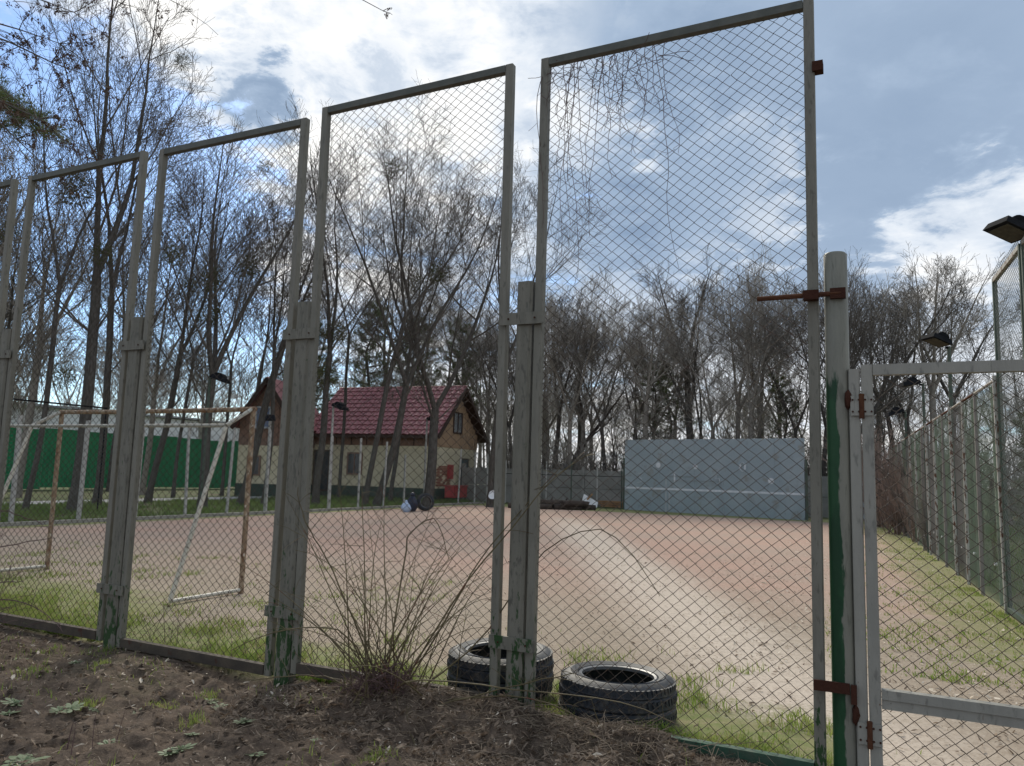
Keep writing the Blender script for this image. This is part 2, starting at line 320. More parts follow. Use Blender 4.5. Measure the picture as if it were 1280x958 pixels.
# ------------------------------------------------------------------ object helpers
col_ = scene.collection
def tag(o, label=None, cat=None, group=None, kind=None):
    if label: o['label'] = label
    if cat: o['category'] = cat
    if group: o['group'] = group
    if kind: o['kind'] = kind
    return o
def empty(name, loc=(0, 0, 0), rz=0.0, parent=None):
    o = bpy.data.objects.new(name, None); col_.objects.link(o); o.location = loc; o.rotation_euler = (0, 0, rz)
    o.empty_display_size = 0.1
    if parent: o.parent = parent
    return o
def thing(name, label, cat, loc=(0, 0, 0), rz=0.0, group=None):
    return tag(empty(name, loc, rz), label, cat, group)
def link(name, me, parent=None, loc=(0, 0, 0), rot=(0, 0, 0), scale=(1, 1, 1)):
    o = bpy.data.objects.new(name, me); col_.objects.link(o)
    o.location = loc; o.rotation_euler = rot; o.scale = scale
    if parent: o.parent = parent
    return o
def copy_tree(o, parent=None):
    c = o.copy(); col_.objects.link(c)
    if parent: c.parent = parent
    for ch in list(o.children): copy_tree(ch, c)
    return c
def np_mesh(name, V, F, material, smooth=False):
    """V (n,3), F (m,k) with one k"""
    me = bpy.data.meshes.new(name); V = np.ascontiguousarray(V, np.float32); F = np.ascontiguousarray(F, np.int32); k = F.shape[1]
    me.vertices.add(len(V)); me.vertices.foreach_set('co', V.ravel())
    me.loops.add(F.size); me.loops.foreach_set('vertex_index', F.ravel())
    me.polygons.add(len(F)); me.polygons.foreach_set('loop_start', np.arange(0, F.size, k, dtype=np.int32))
    if smooth: me.polygons.foreach_set('use_smooth', np.ones(len(F), bool))
    me.update(calc_edges=True); me.materials.append(MATS[material]); return me
class MB:
    def __init__(s): s.v = []; s.f = []
    def add(s, vs, fs):
        k = len(s.v); s.v += [tuple(map(float, p)) for p in vs]; s.f += [tuple(i + k for i in q) for q in fs]; return s
    def box(s, c, d, rot=None, taper=1.0, ch=0.0):
        x, y, z = d[0] / 2, d[1] / 2, d[2] / 2
        if ch:   # vertical edges chamfered
            ring = [(x - ch, -y), (x, -y + ch), (x, y - ch), (x - ch, y), (-x + ch, y), (-x, y - ch), (-x, -y + ch), (-x + ch, -y)]
            vs = [(a, b, -z) for a, b in ring] + [(a * taper, b * taper, z) for a, b in ring]; k = 8
            fs = [tuple(range(k))[::-1], tuple(range(k, 2 * k))] + [(i, (i + 1) % k, k + (i + 1) % k, k + i) for i in range(k)]
        else:
            vs = [(-x, -y, -z), (x, -y, -z), (x, y, -z), (-x, y, -z)] + [(a * taper, b * taper, z) for a, b in ((-x, -y), (x, -y), (x, y), (-x, y))]
            fs = [(3, 2, 1, 0), (4, 5, 6, 7), (0, 1, 5, 4), (1, 2, 6, 5), (2, 3, 7, 6), (3, 0, 4, 7)]
        if rot is not None: vs = [rot @ Vector(p) for p in vs]
        return s.add([(p[0] + c[0], p[1] + c[1], p[2] + c[2]) for p in vs], fs)
    def bar(s, a, b, wd, dp=None, ch=0.0):
        a, b = Vector(a), Vector(b); d = b - a
        q = d.to_track_quat('Z', 'Y').to_matrix()
        return s.box((a + b) / 2, (wd, dp or wd, d.length), q, 1.0, ch)
    def tube(s, pts, rad, n=6, cap=True):
        pts = [Vector(p) for p in pts]; m = len(pts)
        rad = [rad] * m if not hasattr(rad, '__len__') else rad
        k = len(s.v); ref = None
        for i, p in enumerate(pts):
            t = (pts[min(i + 1, m - 1)] - pts[max(i - 1, 0)]).normalized()
            if ref is None: ref = t.orthogonal().normalized()
            ref = (ref - t * ref.dot(t)).normalized(); bi = t.cross(ref)
            for j in range(n):
                a = 2 * math.pi * j / n; q = p + (ref * math.cos(a) + bi * math.sin(a)) * rad[i]; s.v.append(tuple(q))
        for i in range(m - 1):
            for j in range(n):
                s.f.append((k + i * n + j, k + i * n + (j + 1) % n, k + (i + 1) * n + (j + 1) % n, k + (i + 1) * n + j))
        if cap:
            s.f.append(tuple(k + j for j in range(n))[::-1]); s.f.append(tuple(k + (m - 1) * n + j for j in range(n)))
        return s
    def lathe(s, prof, n=32, c=(0, 0, 0), closed=True):
        k = len(s.v); m = len(prof)
        for i in range(n):
            a = 2 * math.pi * i / n
            for r, z in prof: s.v.append((c[0] + r * math.cos(a), c[1] + r * math.sin(a), c[2] + z))
        for i in range(n):
            for j in range(m if closed else m - 1):
                s.f.append((k + i * m + j, k + ((i + 1) % n) * m + j, k + ((i + 1) % n) * m + (j + 1) % m, k + i * m + (j + 1) % m))
        return s
    def mesh(s, name, material, smooth=False):
        me = bpy.data.meshes.new(name); me.from_pydata(s.v, [], s.f); me.materials.append(MATS[material])
        if smooth:
            me.polygons.foreach_set('use_smooth', np.ones(len(me.polygons), bool)); me.set_sharp_from_angle(angle=R(40))
        me.update(); return me
    def build(s, name, material, parent=None, smooth=False, loc=(0, 0, 0), rot=(0, 0, 0)):
        return link(name, s.mesh(name, material, smooth), parent, loc, rot)

def tubes_np(groups):
    """groups: list of (pts list, radii list, sides) -> V, F (quads); batched by length"""
    by = {}
    for p, r, n in groups: by.setdefault((len(p), n), []).append((p, r))
    Vs, Fs, off = [], [], 0
    for (m, n), lst in by.items():
        Pn = np.array([a for a, _ in lst], float); Rn = np.array([b for _, b in lst], float)
        T_ = np.gradient(Pn, axis=1); T_ /= np.linalg.norm(T_, axis=2, keepdims=True) + 1e-9
        ref = np.where(np.abs(T_[..., 2:3]) < 0.9, np.array([0, 0, 1.0]), np.array([1.0, 0, 0]))
        ref = np.repeat(ref[:, :1], m, axis=1)
        A = np.cross(T_, ref); A /= np.linalg.norm(A, axis=2, keepdims=True) + 1e-9; Bv = np.cross(T_, A)
        ang = np.arange(n) * 2 * math.pi / n
        ring = Pn[:, :, None, :] + Rn[:, :, None, None] * (A[:, :, None, :] * np.cos(ang)[None, None, :, None] + Bv[:, :, None, :] * np.sin(ang)[None, None, :, None])
        Vs.append(ring.reshape(-1, 3))
        b = np.arange(len(lst))[:, None, None] * (m * n); i = np.arange(m - 1)[None, :, None] * n; j = np.arange(n)[None, None, :]; j2 = (j + 1) % n
        Fs.append((off + np.stack([b + i + j, b + i + j2, b + i + n + j2, b + i + n + j], -1)).reshape(-1, 4)); off += len(lst) * m * n
    return np.concatenate(Vs), np.concatenate(Fs)

def chain_link(w_, h_, D, r, seed=0, bulge=0.020):
    """woven diamond wire netting in the local XZ plane, corner at the origin"""
    hd = D / 2; hz = hd * 0.82; nw = int(w_ / hd); nj = int(h_ / hz) + 1; sx = w_ / (nw * hd); sz = h_ / ((nj - 1) * hz)
    k = np.arange(nw)[:, None]; j = np.arange(nj)[None, :]
    par = (j + k) % 2
    x = (k + par) * hd * sx; z = np.broadcast_to(j * hz * sz, x.shape); y = np.where(par == 1, r * 0.9, -r * 0.9) * np.where(k % 2 == 0, 1, 1)
    rs = np.random.RandomState(seed); ph = rs.rand(6) * 6.28
    x = x + bulge * 0.6 * np.sin(z * 2.1 + ph[0]) * np.sin(x * 2.0 + ph[1]) + rs.randn(*x.shape) * hd * 0.035
    zz = z + bulge * 0.8 * np.sin(x * 3.0 + ph[2]) * np.sin(z * 1.7 + ph[3]) + rs.randn(*x.shape) * hd * 0.03
    y = y + bulge * np.sin(x * 2.4 + ph[4]) * np.sin(z * 1.9 + ph[5])
    x = np.clip(x, 0, w_); zz = np.clip(zz, 0, h_)
    Pn = np.stack([x, y, zz], -1); a = np.arange(3) * 2 * math.pi / 3 + 0.5
    ring = Pn[:, :, None, :] + np.stack([r * 1.35 * np.cos(a), r * np.sin(a), 0 * a], -1)[None, None]
    b = k[:, :, None] * nj * 3; i = np.arange(nj - 1)[None, :, None] * 3; q = np.arange(3)[None, None, :]; q2 = (q + 1) % 3
    F = np.stack([b + i + q, b + i + q2, b + i + 3 + q2, b + i + 3 + q], -1).reshape(-1, 4)
    return ring.reshape(-1, 3), F

# ------------------------------------------------------------------ ground sheet
def axis(lo, hi, f0, f1, fine, grow=1.16):
    mid = list(np.arange(f0, f1, fine)); a = [f0]; d = fine
    left = []; p = f0
    while p > lo: d *= grow; p -= d; left.append(p)
    d = fine; p = mid[-1]; right = []
    while p < hi: d *= grow; p += d; right.append(p)
    return np.array(left[::-1] + mid + right)
gx = axis(-700, 700, -5.2, 2.6, 0.028); gy = axis(-300, 900, 3.0, 8.2, 0.028)
X, Y = np.meshgrid(gx, gy); Z = gz(X, Y); nx, ny = len(gx), len(gy)
ii = (np.arange(ny - 1)[:, None] * nx + np.arange(nx - 1)[None, :]).ravel()
tag(link('ground', np_mesh('ground', np.stack([X, Y, Z], -1).reshape(-1, 3), np.stack([ii, ii + 1, ii + nx + 1, ii + nx], -1), 'ground', True)), kind='structure')

def strip(name, material, pts_a, pts_b, z, thick):
    m = MB(); k = len(pts_a)
    for (a, b) in zip(pts_a, pts_b): m.v += [(a[0], a[1], z), (b[0], b[1], z), (a[0], a[1], z + thick), (b[0], b[1], z + thick)]
    for i in range(k - 1):
        o = i * 4; p = o + 4
        m.f += [(o + 2, o + 3, p + 3, p + 2), (o, o + 2, p + 2, p), (o + 1, p + 1, p + 3, o + 3), (o, p, p + 1, o + 1)]
    m.f += [(0, 1, 3, 2), (4 * k - 4, 4 * k - 2, 4 * k - 1, 4 * k - 3)]
    return tag(m.build(name, material), kind='structure')
tt = np.linspace(-2, 28.5, 24)
strip('kerb', 'kerb', [cw(-15.25, t) for t in tt], [cw(-15.40, t) for t in tt], -0.05, 0.13)
tt = np.linspace(-20, 70, 40)
strip('path', 'road', [cw(-23.6 + 0.25 * math.sin(t * .2), t) for t in tt], [cw(-25.4 + 0.25 * math.sin(t * .2), t) for t in tt], -0.05, 0.056)

# ------------------------------------------------------------------ the tall near fence
FH = 4.12
fence = thing('chain_link_fence', 'tall grey fence of framed wire netting panels nearest to the camera', 'fence', (O[0], O[1], 0), -TH)
PITCH = 1.77
panel_nets = [np_mesh('chain_link', *chain_link(1.56, 3.98, 0.081, 0.0021, sd_), 'wire') for sd_ in (1, 2, 3)]
def lean(k): return [0.004, -0.006, 0.003, 0.005, -0.004, 0.002][k % 6]
def fence_panel(s0, s1, k, z0=0.02, ztop=FH, bottom='bottom_rail'):
    p = empty('fence_panel', (s0, 0, 0), 0, fence); p.rotation_euler = (0.0, lean(k), 0.0)
    w_ = s1 - s0; tk = 0.054
    def angle(m, a, b, flip):   # an angle iron: front flange and inner flange
        pass
    for x, side in ((tk / 2, 1), (w_ - tk / 2, -1)):
        m = MB().box((x, 0, (z0 + ztop) / 2 + 0.0), (tk, 0.05, ztop - z0), None, 1.0, 0.004)
        m.build('stile', 'fence_paint', p)
    MB().box((w_ / 2, 0.0, ztop - 0.024), (w_ - 2 * tk - 0.004, 0.046, 0.048)).build('top_rail', 'rail_paint', p)
    MB().box((w_ / 2, -0.006, z0 + 0.038), (w_ - 2 * tk - 0.004, 0.05, 0.07)).build('bottom_rail', bottom, p)
    if k == 0:
        MB().tube([(0.06, -0.01, 3.93), (0.105, -0.02, 3.925)], [0.02, 0.03], 8).tube([(0.10, -0.02, 3.925), (0.13, -0.02, 3.955)], 0.006, 5).build('hook', 'rust_dark', p)
    n = link('chain_link', panel_nets[k % 3], p, (tk * 0.8, 0.012, z0 + 0.06), (0, 0, 0), ((w_ - 1.6 * tk) / 1.56, 1, (ztop - z0 - 0.1) / 3.98)); n['kind'] = 'stuff'
    return p
spans = []
for k in range(-4, 1):
    c0 = (k - 1) * PITCH; spans.append((c0 + 0.084, k * PITCH - 0.099))
for k, (a, b) in enumerate(spans): fence_panel(a, b, k, 0.02 + [0, 0, .02, -.01, .03][k], FH + [0, 0, .0, -.03, .01][k])
p4 = fence_panel(0.080, 1.725, 5, 0.0, FH, 'bottom_rail_green')
MB().box((1.725 - 0.072 + 0.008, -0.01, 3.71), (0.055, 0.06, 0.055)).build('hinge_lug', 'rust_dark', p4)
def fence_post(s, k):
    p = MB().box((0, 0, 1.26), (0.105 if k == 0 else 0.132, 0.105, 2.78), None, 1.0, 0.016).build('fence_post', 'post_paint', fence, False, (s, 0.012, 0))
    p.rotation_euler = (0, [0.004, -0.003, 0.002, 0.0, .003][k % 5], 0)
    for z in (2.41, 0.45):
        MB().box((-0.008, -0.066, z), (0.300, 0.012, 0.075)).build('clamp', 'post_paint', p)
        m = MB()
        for x in (-0.095, 0.085): m.tube([(x, -0.071, z), (x, -0.077, z)], 0.006, 6)
        m.build('bolt', 'rust_dark', p)
    return p
for k in range(-4, 1): fence_post(k * PITCH + 0.01, k)
# round gate post with its rusty rod, bracket and jamb
gp = MB().tube([(0, 0, -0.1), (0, 0, 0.9), (0, 0, 1.8), (0, 0, 2.645), (0, 0, 2.655)], [0.058, 0.058, 0.058, 0.058, 0.05], 24).build('gate_post', 'pipe_paint', fence, True, (1.815, 0.0, 0))
MB().tube([(-0.39, -0.062, 2.425), (0.03, -0.066, 2.425)], 0.0135, 8).build('rod', 'rust', gp)
MB().box((-0.118, -0.058, 2.425), (0.075, 0.05, 0.05)).box((0.012, -0.062, 2.425), (0.075, 0.03, 0.055)).build('rod_collar', 'rust_dark', gp)
m = MB().box((-0.055, -0.07, 0.455), (0.165, 0.014, 0.050)).box((0.045, -0.064, 0.43), (0.026, 0.018, 0.09)); m.build('bracket', 'rust_dark', gp)
for z in (1.87, 0.33):
    q_ = random.Random(int(z * 100)); m = MB()
    m.lathe([(0.001, -.045), (.012, -.03), (.017, 0), (.013, .03), (.001, .05)], 9, (0.05, -0.05, z), False)
    m.v = [(a + q_.uniform(-.004, .004), b + q_.uniform(-.003, .003), c + q_.uniform(-.006, .006)) for a, b, c in m.v]
    m.build('weld', 'rust_dark', gp, True)
MB().box((0.078, -0.022, 0.98), (0.052, 0.05, 2.10), None, 1.0, 0.004).build('jamb', 'gate_paint', gp)

# ------------------------------------------------------------------ gate
gl = cw(1.925, -0.025); gate = thing('gate', 'pale grey wire netting gate hinged on the round green and grey post', 'gate', (gl[0], gl[1], 0), -TH)
GW, GT = 1.02, 2.05
for x in (0.027, GW - 0.027): MB().box((x, 0, (0.05 + GT) / 2), (0.054, 0.05, GT - 0.05), None, 1.0, 0.004).build('stile', 'gate_paint', gate)
MB().box((GW / 2, 0, GT - 0.027), (GW - 0.112, 0.048, 0.054)).build('top_rail', 'gate_paint', gate)
MB().box((GW / 2, 0, 0.445), (GW - 0.112, 0.048, 0.044)).build('middle_rail', 'gate_paint', gate)
MB().box((GW / 2, 0.008, 0.399), (GW - 0.112, 0.048, 0.044)).build('middle_rail', 'gate_paint', gate)
MB().box((GW / 2, 0, 0.08), (GW - 0.112, 0.048, 0.054)).build('bottom_rail', 'gate_paint', gate)
n = link('chain_link', np_mesh('chain_link', *chain_link(GW - 0.06, GT - 0.1, 0.083, 0.0022, 9), 'wire'), gate, (0.03, 0.012, 0.06)); n['kind'] = 'stuff'
for z in (1.84, 0.255):
    hg = MB().box((-0.026, -0.03, z), (0.05, 0.008, 0.10)).box((0.030, -0.03, z), (0.05, 0.008, 0.10)).build('hinge', 'gate_paint', gate)
    MB().tube([(0.001, -0.034, z - 0.065), (0.001, -0.034, z + 0.06)], 0.0125, 8).build('hinge_pin', 'rust', hg)
    m = MB()
    for x in (-0.04, -0.012, 0.018, 0.046):
        for q in (-0.03, 0.03): m.tube([(x, -0.033, z + q), (x, -0.040, z + q)], 0.005, 6)
    m.build('bolt', 'rust_dark', hg)

# ------------------------------------------------------------------ right side fence
rt = lambda t: cw(right_s(t), t)
RA = -TH + math.pi / 2 + math.atan(0.052)
rf = thing('side_fence', 'long wire fence with rusty white posts along the right edge of the court', 'fence', (*rt(2.0), 0), RA)
def rl(t): return (t - 2.0) * math.hypot(1, 0.052)
post_t = [3.6, 5.0, 6.45, 8.05, 9.25, 10.5, 11.8, 13.1, 14.4, 15.7, 17.1, 18.5, 20.0, 21.5, 23.0, 24.5, 26.0, 27.5]
net_r = np_mesh('chain_link', *chain_link(1.5, 2.75, 0.075, 0.0027, 12, 0.02), 'wire_green')
net_b = net_r.copy(); net_b.materials[0] = MATS['wire_brown']
net_t = np_mesh('chain_link', *chain_link(1.5, 4.0, 0.075, 0.0024, 13), 'wire_grey')
for i, t in enumerate(post_t):
    if t > 6: 
        p = MB().box((0, 0, 1.35), (0.045, 0.045, 2.86), None, 1.0, 0.006).build('fence_post', 'right_post' if i % 3 else 'wire_brown', rf, False, (rl(t), 0.02, 0)); p.rotation_euler = (0.008 * math.sin(i * 2.2), 0.008 * math.cos(i * 1.7), 0)
        p = MB().box((0, 0, 1.35), (0.06, 0.06, 2.75), None, 1.0, 0.006).build('fence_post', 'wire_green', rf, False, (rl(t) + 0.7, -0.06, 0))
        MB().tube([(0, 0.04, 0.5), (0, 0.075, 0.5)], 0.02, 6).build('insulator', 'sheet_white', p)
    if i < len(post_t) - 1 and t >= 6:
        L = rl(post_t[i + 1]) - rl(t)
        n = link('chain_link', net_b if i in (4, 7, 8, 11, 13) else net_r, rf, (rl(t), 0, 0.03), (0, 0, 0), (L / 1.5, 1, 1)); n['kind'] = 'stuff'
        MB().tube([(rl(t) + 0.03, 0.02, 2.74), (rl(t) + L - 0.03, 0.02, 2.74)], 0.017, 6).build('top_rail', 'rust' if i % 2 else 'right_post', rf)
FR = 3.96
for a, b in ((3.28, 4.83), (4.9, 6.42)):    # the two tall framed panels at the near end
    p = empty('fence_panel', (rl(a), 0, 0), 0, rf); w_ = rl(b) - rl(a)
    for x in (0.03, w_ - 0.03): MB().box((x, 0, FR / 2), (0.055, 0.05, FR), None, 1.0, 0.005).build('stile', 'dark_green_post', p)
    MB().box((w_ / 2, 0, FR - 0.025), (w_ - 0.116, 0.05, 0.05)).build('top_rail', 'right_post', p)
    MB().box((w_ / 2, 0, 0.06), (w_ - 0.116, 0.05, 0.05)).build('bottom_rail', 'dark_green_post', p)
    n = link('chain_link', net_t, p, (0.03, 0.01, 0.06), (0, 0, 0), ((w_ - 0.06) / 1.5, 1, 1)); n['kind'] = 'stuff'

# ------------------------------------------------------------------ left side fence
lf = thing('boundary_fence', 'low wire fence on thin whitish posts along the left side of the court', 'fence', (*cw(-15.5, 0), 0), -TH + math.pi / 2)
lp = [(-1.2, 2.5), (1.2, 2.5), (3.6, 2.5), (6.45, 2.45), (8.05, 2.45), (9.6, 2.5), (11.2, 2.5), (12.7, 2.55), (14.3, 2.6), (17.37, 2.6), (19.0, 2.6), (20.6, 2.55), (22.0, 2.1), (23.55, 2.6), (26.4, 2.5), (27.95, 2.4), (29.2, 2.4)]
net_l = np_mesh('chain_link', *chain_link(1.6, 2.3, 0.10, 0.0024, 21, 0.02), 'wire_grey')
for i, (t, hh) in enumerate(lp):
    rr = 0.055 if t < 9.7 else 0.042
    p = MB().tube([(0, 0, -0.1), (0, 0, hh * .5), (0, 0, hh)], rr, 8).build('fence_post', 'left_post', lf, True, (t, 0, 0)); p.rotation_euler = (0.02 * math.sin(i * 1.9), 0.02 * math.cos(i * 2.7), 0)
    if i < len(lp) - 1:
        L = lp[i + 1][0] - t
        n = link('chain_link', net_l, lf, (t, 0, 0.05), (0, 0, 0), (L / 1.6, 1, 1)); n['kind'] = 'stuff'

# ------------------------------------------------------------------ floodlights
def floodlight(label, loc, ztop, aim, arm, sc=1.0, pole_r=0.03, pole='dark_green_post', z0=-0.1, tilt=0.35):
    """a pole with a bracket; the head points along aim (world angle from +X)"""
    f = thing('floodlight', label, 'floodlight', (loc[0], loc[1], 0), aim, 'floodlights on the fence poles')
    MB().tube([(0, 0, z0), (0, 0, ztop)], pole_r, 8).build('pole', pole, f, True)
    MB().bar((0, 0, ztop - 0.03), (arm, 0, ztop - 0.02), 0.035).build('arm', 'lamp_black', f)
    q = Matrix.Rotation(tilt, 3, 'Y')
    def at(x, y, z): return Vector((arm, 0, ztop)) + q @ (Vector((x, y, z)) * sc)
    m = MB(); L, Wd, Hh = 0.44, 0.40, 0.10
    vs = [(0, -Wd / 2, 0), (L, -Wd / 2, 0), (L, Wd / 2, 0), (0, Wd / 2, 0), (0.03, -Wd / 2 + .03, Hh), (L - .03, -Wd / 2 + .03, Hh), (L - .03, Wd / 2 - .03, Hh), (0.03, Wd / 2 - .03, Hh)]
    m.add([at(*v) for v in vs], [(3, 2, 1, 0), (4, 5, 6, 7), (0, 1, 5, 4), (1, 2, 6, 5), (2, 3, 7, 6), (3, 0, 4, 7)])
    hd = m.build('lamp_head', 'lamp_black', f)
    m = MB(); ring = []
    for i in range(9):
        a = math.pi * i / 8; ring.append((0.20 - 0.13 * math.cos(a), Hh + 0.095 * math.sin(a)))
    for y in (-0.15, 0.15): m.v += [tuple(at(x, y, z - 0.002)) for x, z in ring]
    m.f += [(i, i + 1, 10 + i, 9 + i) for i in range(8)] + [tuple(range(9)), tuple(range(9, 18))[::-1]]
    m.build('dome', 'lamp_black', f, True)
    m = MB(); m.add([at(x, y, z) for x, y, z in ((.035, -.165, -.004), (.385, -.165, -.004), (.385, .165, -.004), (.035, .165, -.004), (.035, -.165, -.012), (.385, -.165, -.012), (.385, .165, -.012), (.035, .165, -.012))],
                    [(0, 1, 2, 3), (7, 6, 5, 4), (0, 4, 5, 1), (1, 5, 6, 2), (2, 6, 7, 3), (3, 7, 4, 0)])
    m.build('lens', 'lamp_lens', hd)
    return f
AIM_R = -TH + math.pi; AIM_L = -TH
floodlight('large black floodlight with a pale lens jutting in at the right edge of the picture', rt(4.86) + 0.06 * U, 3.98, AIM_R + .60, 0.06, 0.80, 0.022, tilt=-0.34)
floodlight('black floodlight hanging against the sky just above the top rail of the gate', rt(10.6), 3.82, AIM_R + .60, 0.06, 0.85, tilt=-0.34)
floodlight('small black floodlight below the gate top rail, nearer of the two seen through the gate', rt(15.0), 3.70, AIM_R + 0.3, 0.08, .9, tilt=.2)
floodlight('farthest and smallest black floodlight of the right hand fence, low over the red shrub', rt(20.0), 3.5, AIM_R + 0.3, 0.08, 1.0)
floodlight('black floodlight on a white pole before the left end of the red roof', cw(-15.5, 17.3), 3.65, AIM_L, 0.06, 1.1, 0.04, 'left_post')
floodlight('black floodlight on a white pole before the right end of the red roof', cw(-15.5, 23.5), 3.65, AIM_L, 0.06, 1.0, 0.04, 'left_post')
floodlight('black floodlight between dark trunks above the goal crossbar', cw(-15.7, 11.9), 4.0, AIM_L + 0.4, 0.06, 1.1, 0.04, 'dark_green_post')
floodlight('dark floodlight low on a post by the narrow brown gable', cw(-15.6, 14.35), 3.0, AIM_L - 0.8, 0.05, 0.8, 0.04, 'left_post')

# ------------------------------------------------------------------ goal
go = cw(-8.17, 2.5); goal = thing('goal', 'rusty football goal frame with peeling white paint and no net', 'goal', (go[0], go[1], 0), -TH)
GWd, GH = 3.5, 2.12
for x in (0, GWd): MB().tube([(x, 0, -0.05), (x, 0, 0.7), (x, 0, 1.4), (x, 0, GH)], 0.030, 10).build('goal_post', 'goal_rust', goal, True)
MB().tube([(-0.036, 0, GH), (GWd * .33, 0, GH - .01), (GWd * .66, 0, GH - .008), (GWd + 0.036, 0, GH)], 0.029, 10).build('crossbar', 'goal_rust', goal, True)
zb = 1.9
for x in (0, GWd):
    MB().tube([(x, -0.035, GH - 0.01), (x, -0.40, zb)], 0.024, 8).build('top_arm', 'goal_grey', goal, True)
    MB().tube([(x, -0.40, zb - 0.02), (x, -0.98, 0.05)], 0.024, 8).build('back_stay', 'goal_paint', goal, True)
    MB().tube([(x, -0.98, 0.04), (x, -0.03, 0.04)], 0.022, 8).build('ground_bar', 'goal_paint', goal, True)
MB().tube([(-0.45, -0.40, zb), (GWd, -0.40, zb)], 0.021, 8).build('back_bar', 'goal_grey', goal, True)

# a second, dark goal frame outline beyond the left fence (thin pipe gateway)
fr = cw(-18.2, 6.3); frame = thing('pipe_frame', 'thin dark pipe frame standing behind the goal against the white building', 'frame', (fr[0], fr[1], 0), -TH + math.pi / 2)
for x in (0.0, 4.2): MB().tube([(x, 0, -0.1), (x, 0, 3.0)], 0.022, 6).build('upright', 'lamp_black', frame)
MB().tube([(-.02, 0, 3.0), (4.22, 0, 3.0)], 0.024, 6).build('crossbar', 'lamp_black', frame)

# ------------------------------------------------------------------ tennis practice wall
wl = np.array([5.19, 34.88]); wr = np.array([11.25, 29.5]); wv = wr - wl; WL = float(np.linalg.norm(wv)); wa = math.atan2(wv[1], wv[0])
pw = thing('practice_wall', 'blue grey tennis practice wall with a white net line at the back of the court', 'wall', (wl[0], wl[1], 0), wa)
WH = 3.12; npn = 7; pwid = WL / npn
for i in range(npn):
    MB().box(((i + 0.5) * pwid, 0.06 + 0.0025 * math.sin(i * 2.3), WH / 2 - 0.02), (pwid - 0.005, 0.08, WH + 0.04)).build('wall_panel', 'wall_paint', pw)
MB().box((WL / 2, 0.14, WH - 0.3), (WL, 0.06, 0.1)).box((WL / 2, 0.14, 0.8), (WL, 0.06, 0.1)).build('back_beam', 'dark_green_post', pw)
MB().box((WL / 2, 0.012, 0.98), (WL - 0.05, 0.008, 0.085)).build('net_line', 'white_paint', pw)
def paint(name, pts, wd, matn='faint_paint'):
    m = MB()
    for a, b in zip(pts[:-1], pts[1:]): m.bar((a[0], 0.012, a[1]), (b[0], 0.012, b[1]), wd, 0.008)
    return m.build(name, matn, pw)
fx = WL / (1018 - 780.0)    # photo columns to metres along the wall
def wx(px): return (px - 780) * fx * (0.92 + 0.08 * (px - 780) / 238)
paint('goal_outline', [(wx(846), 0.0), (wx(846), 1.55), (wx(892), 1.56)], 0.05)
paint('goal_outline', [(wx(853), 1.36), (wx(922), 1.40), (wx(926), 0.0)], 0.05)
paint('goal_outline', [(wx(851), 0.92), (wx(851), 0.1)], 0.06)
def disc(px, z, r):
    m = MB(); n_ = 14
    m.v += [(wx(px) + r * math.cos(6.283 * i / n_), y, z + r * math.sin(6.283 * i / n_)) for y in (0.008, 0.016) for i in range(n_)]
    m.f += [tuple(range(n_)), tuple(range(n_, 2 * n_))[::-1]] + [(i, (i + 1) % n_, n_ + (i + 1) % n_, n_ + i) for i in range(n_)]
    m.build('target_spot', 'white_paint', pw)
disc(834, 2.0, 0.12); disc(982, 1.45, 0.12); disc(888, 1.95, 0.10)
def glyph(px, z, segs, sc=0.20):
    paint('target_number', [(wx(px) + x * sc, z + y * sc) for x, y in segs], 0.07, 'white_paint')
glyph(805, 1.42, [(-.5, 1), (.5, 1), (0, .2), (.5, -.2), (.4, -.9), (-.5, -1)])
glyph(858, 1.50, [(-.4, .4), (.1, 1), (.1, -1)])
glyph(918, 1.45, [(.6, 1), (-.3, 1), (-.4, .1), (.3, .2), (.5, -.5), (0, -1), (-.5, -.8)])
glyph(949, 1.98, [(0, 1), (-.5, .5), (-.5, -.5), (0, -1), (.5, -.5), (.5, .5), (0, 1)])
for x in (-0.06, WL + 0.06): MB().box((x, 0.08, 1.1), (0.07, 0.07, 2.4)).build('support_post', 'dark_green_post', pw)

# ------------------------------------------------------------------ concrete fence behind the court
ca, cb_ = cw(-18.0, 31.3), cw(4.6, 30.6); cv = cb_ - ca; CL = float(np.linalg.norm(cv))
cf = thing('concrete_fence', 'low grey concrete slab fence running behind the blue practice wall', 'fence', (ca[0], ca[1], 0), math.atan2(cv[1], cv[0]))
ncp = 10; cp = CL / ncp
slab = MB().box((0, 0, 0.0), (cp - 0.17, 0.07, 0.86)).mesh('slab', 'concrete'); slab_w = MB().box((0, 0, 0.0), (cp - 0.17, 0.07, 0.86)).mesh('slab', 'concrete_white')
for i in range(ncp + 1): MB().box((i * cp, 0, 0.93), (0.15, 0.16, 2.0)).build('concrete_post', 'concrete', cf)
for i in range(ncp):
    for z in (0.40, 1.28): link('slab', slab_w if i in (8, 9) else slab, cf, ((i + .5) * cp, 0.0, z))
bf = thing('back_fence', 'thin dark steel posts with wire in front of the concrete slab fence', 'fence', (*cw(-15.4, 30.2), 0), -TH)
for i, x in enumerate((0.4, 1.5, 2.6, 3.9, 5.2, 6.4, 15.4, 16.5, 17.4)):
    MB().tube([(x, 0, -0.1), (x, 0, 2.1)], 0.035, 6).build('fence_post', 'dark_green_post' if i % 2 else 'left_post', bf)
MB().tube([(0.4, 0, 1.45), (6.4, 0, 1.45)], 0.015, 5).build('wire', 'lamp_black', bf)
MB().tube([(15.4, 0, 1.0), (17.4, 0, 1.0)], 0.03, 5).build('rail', 'lamp_black', bf)

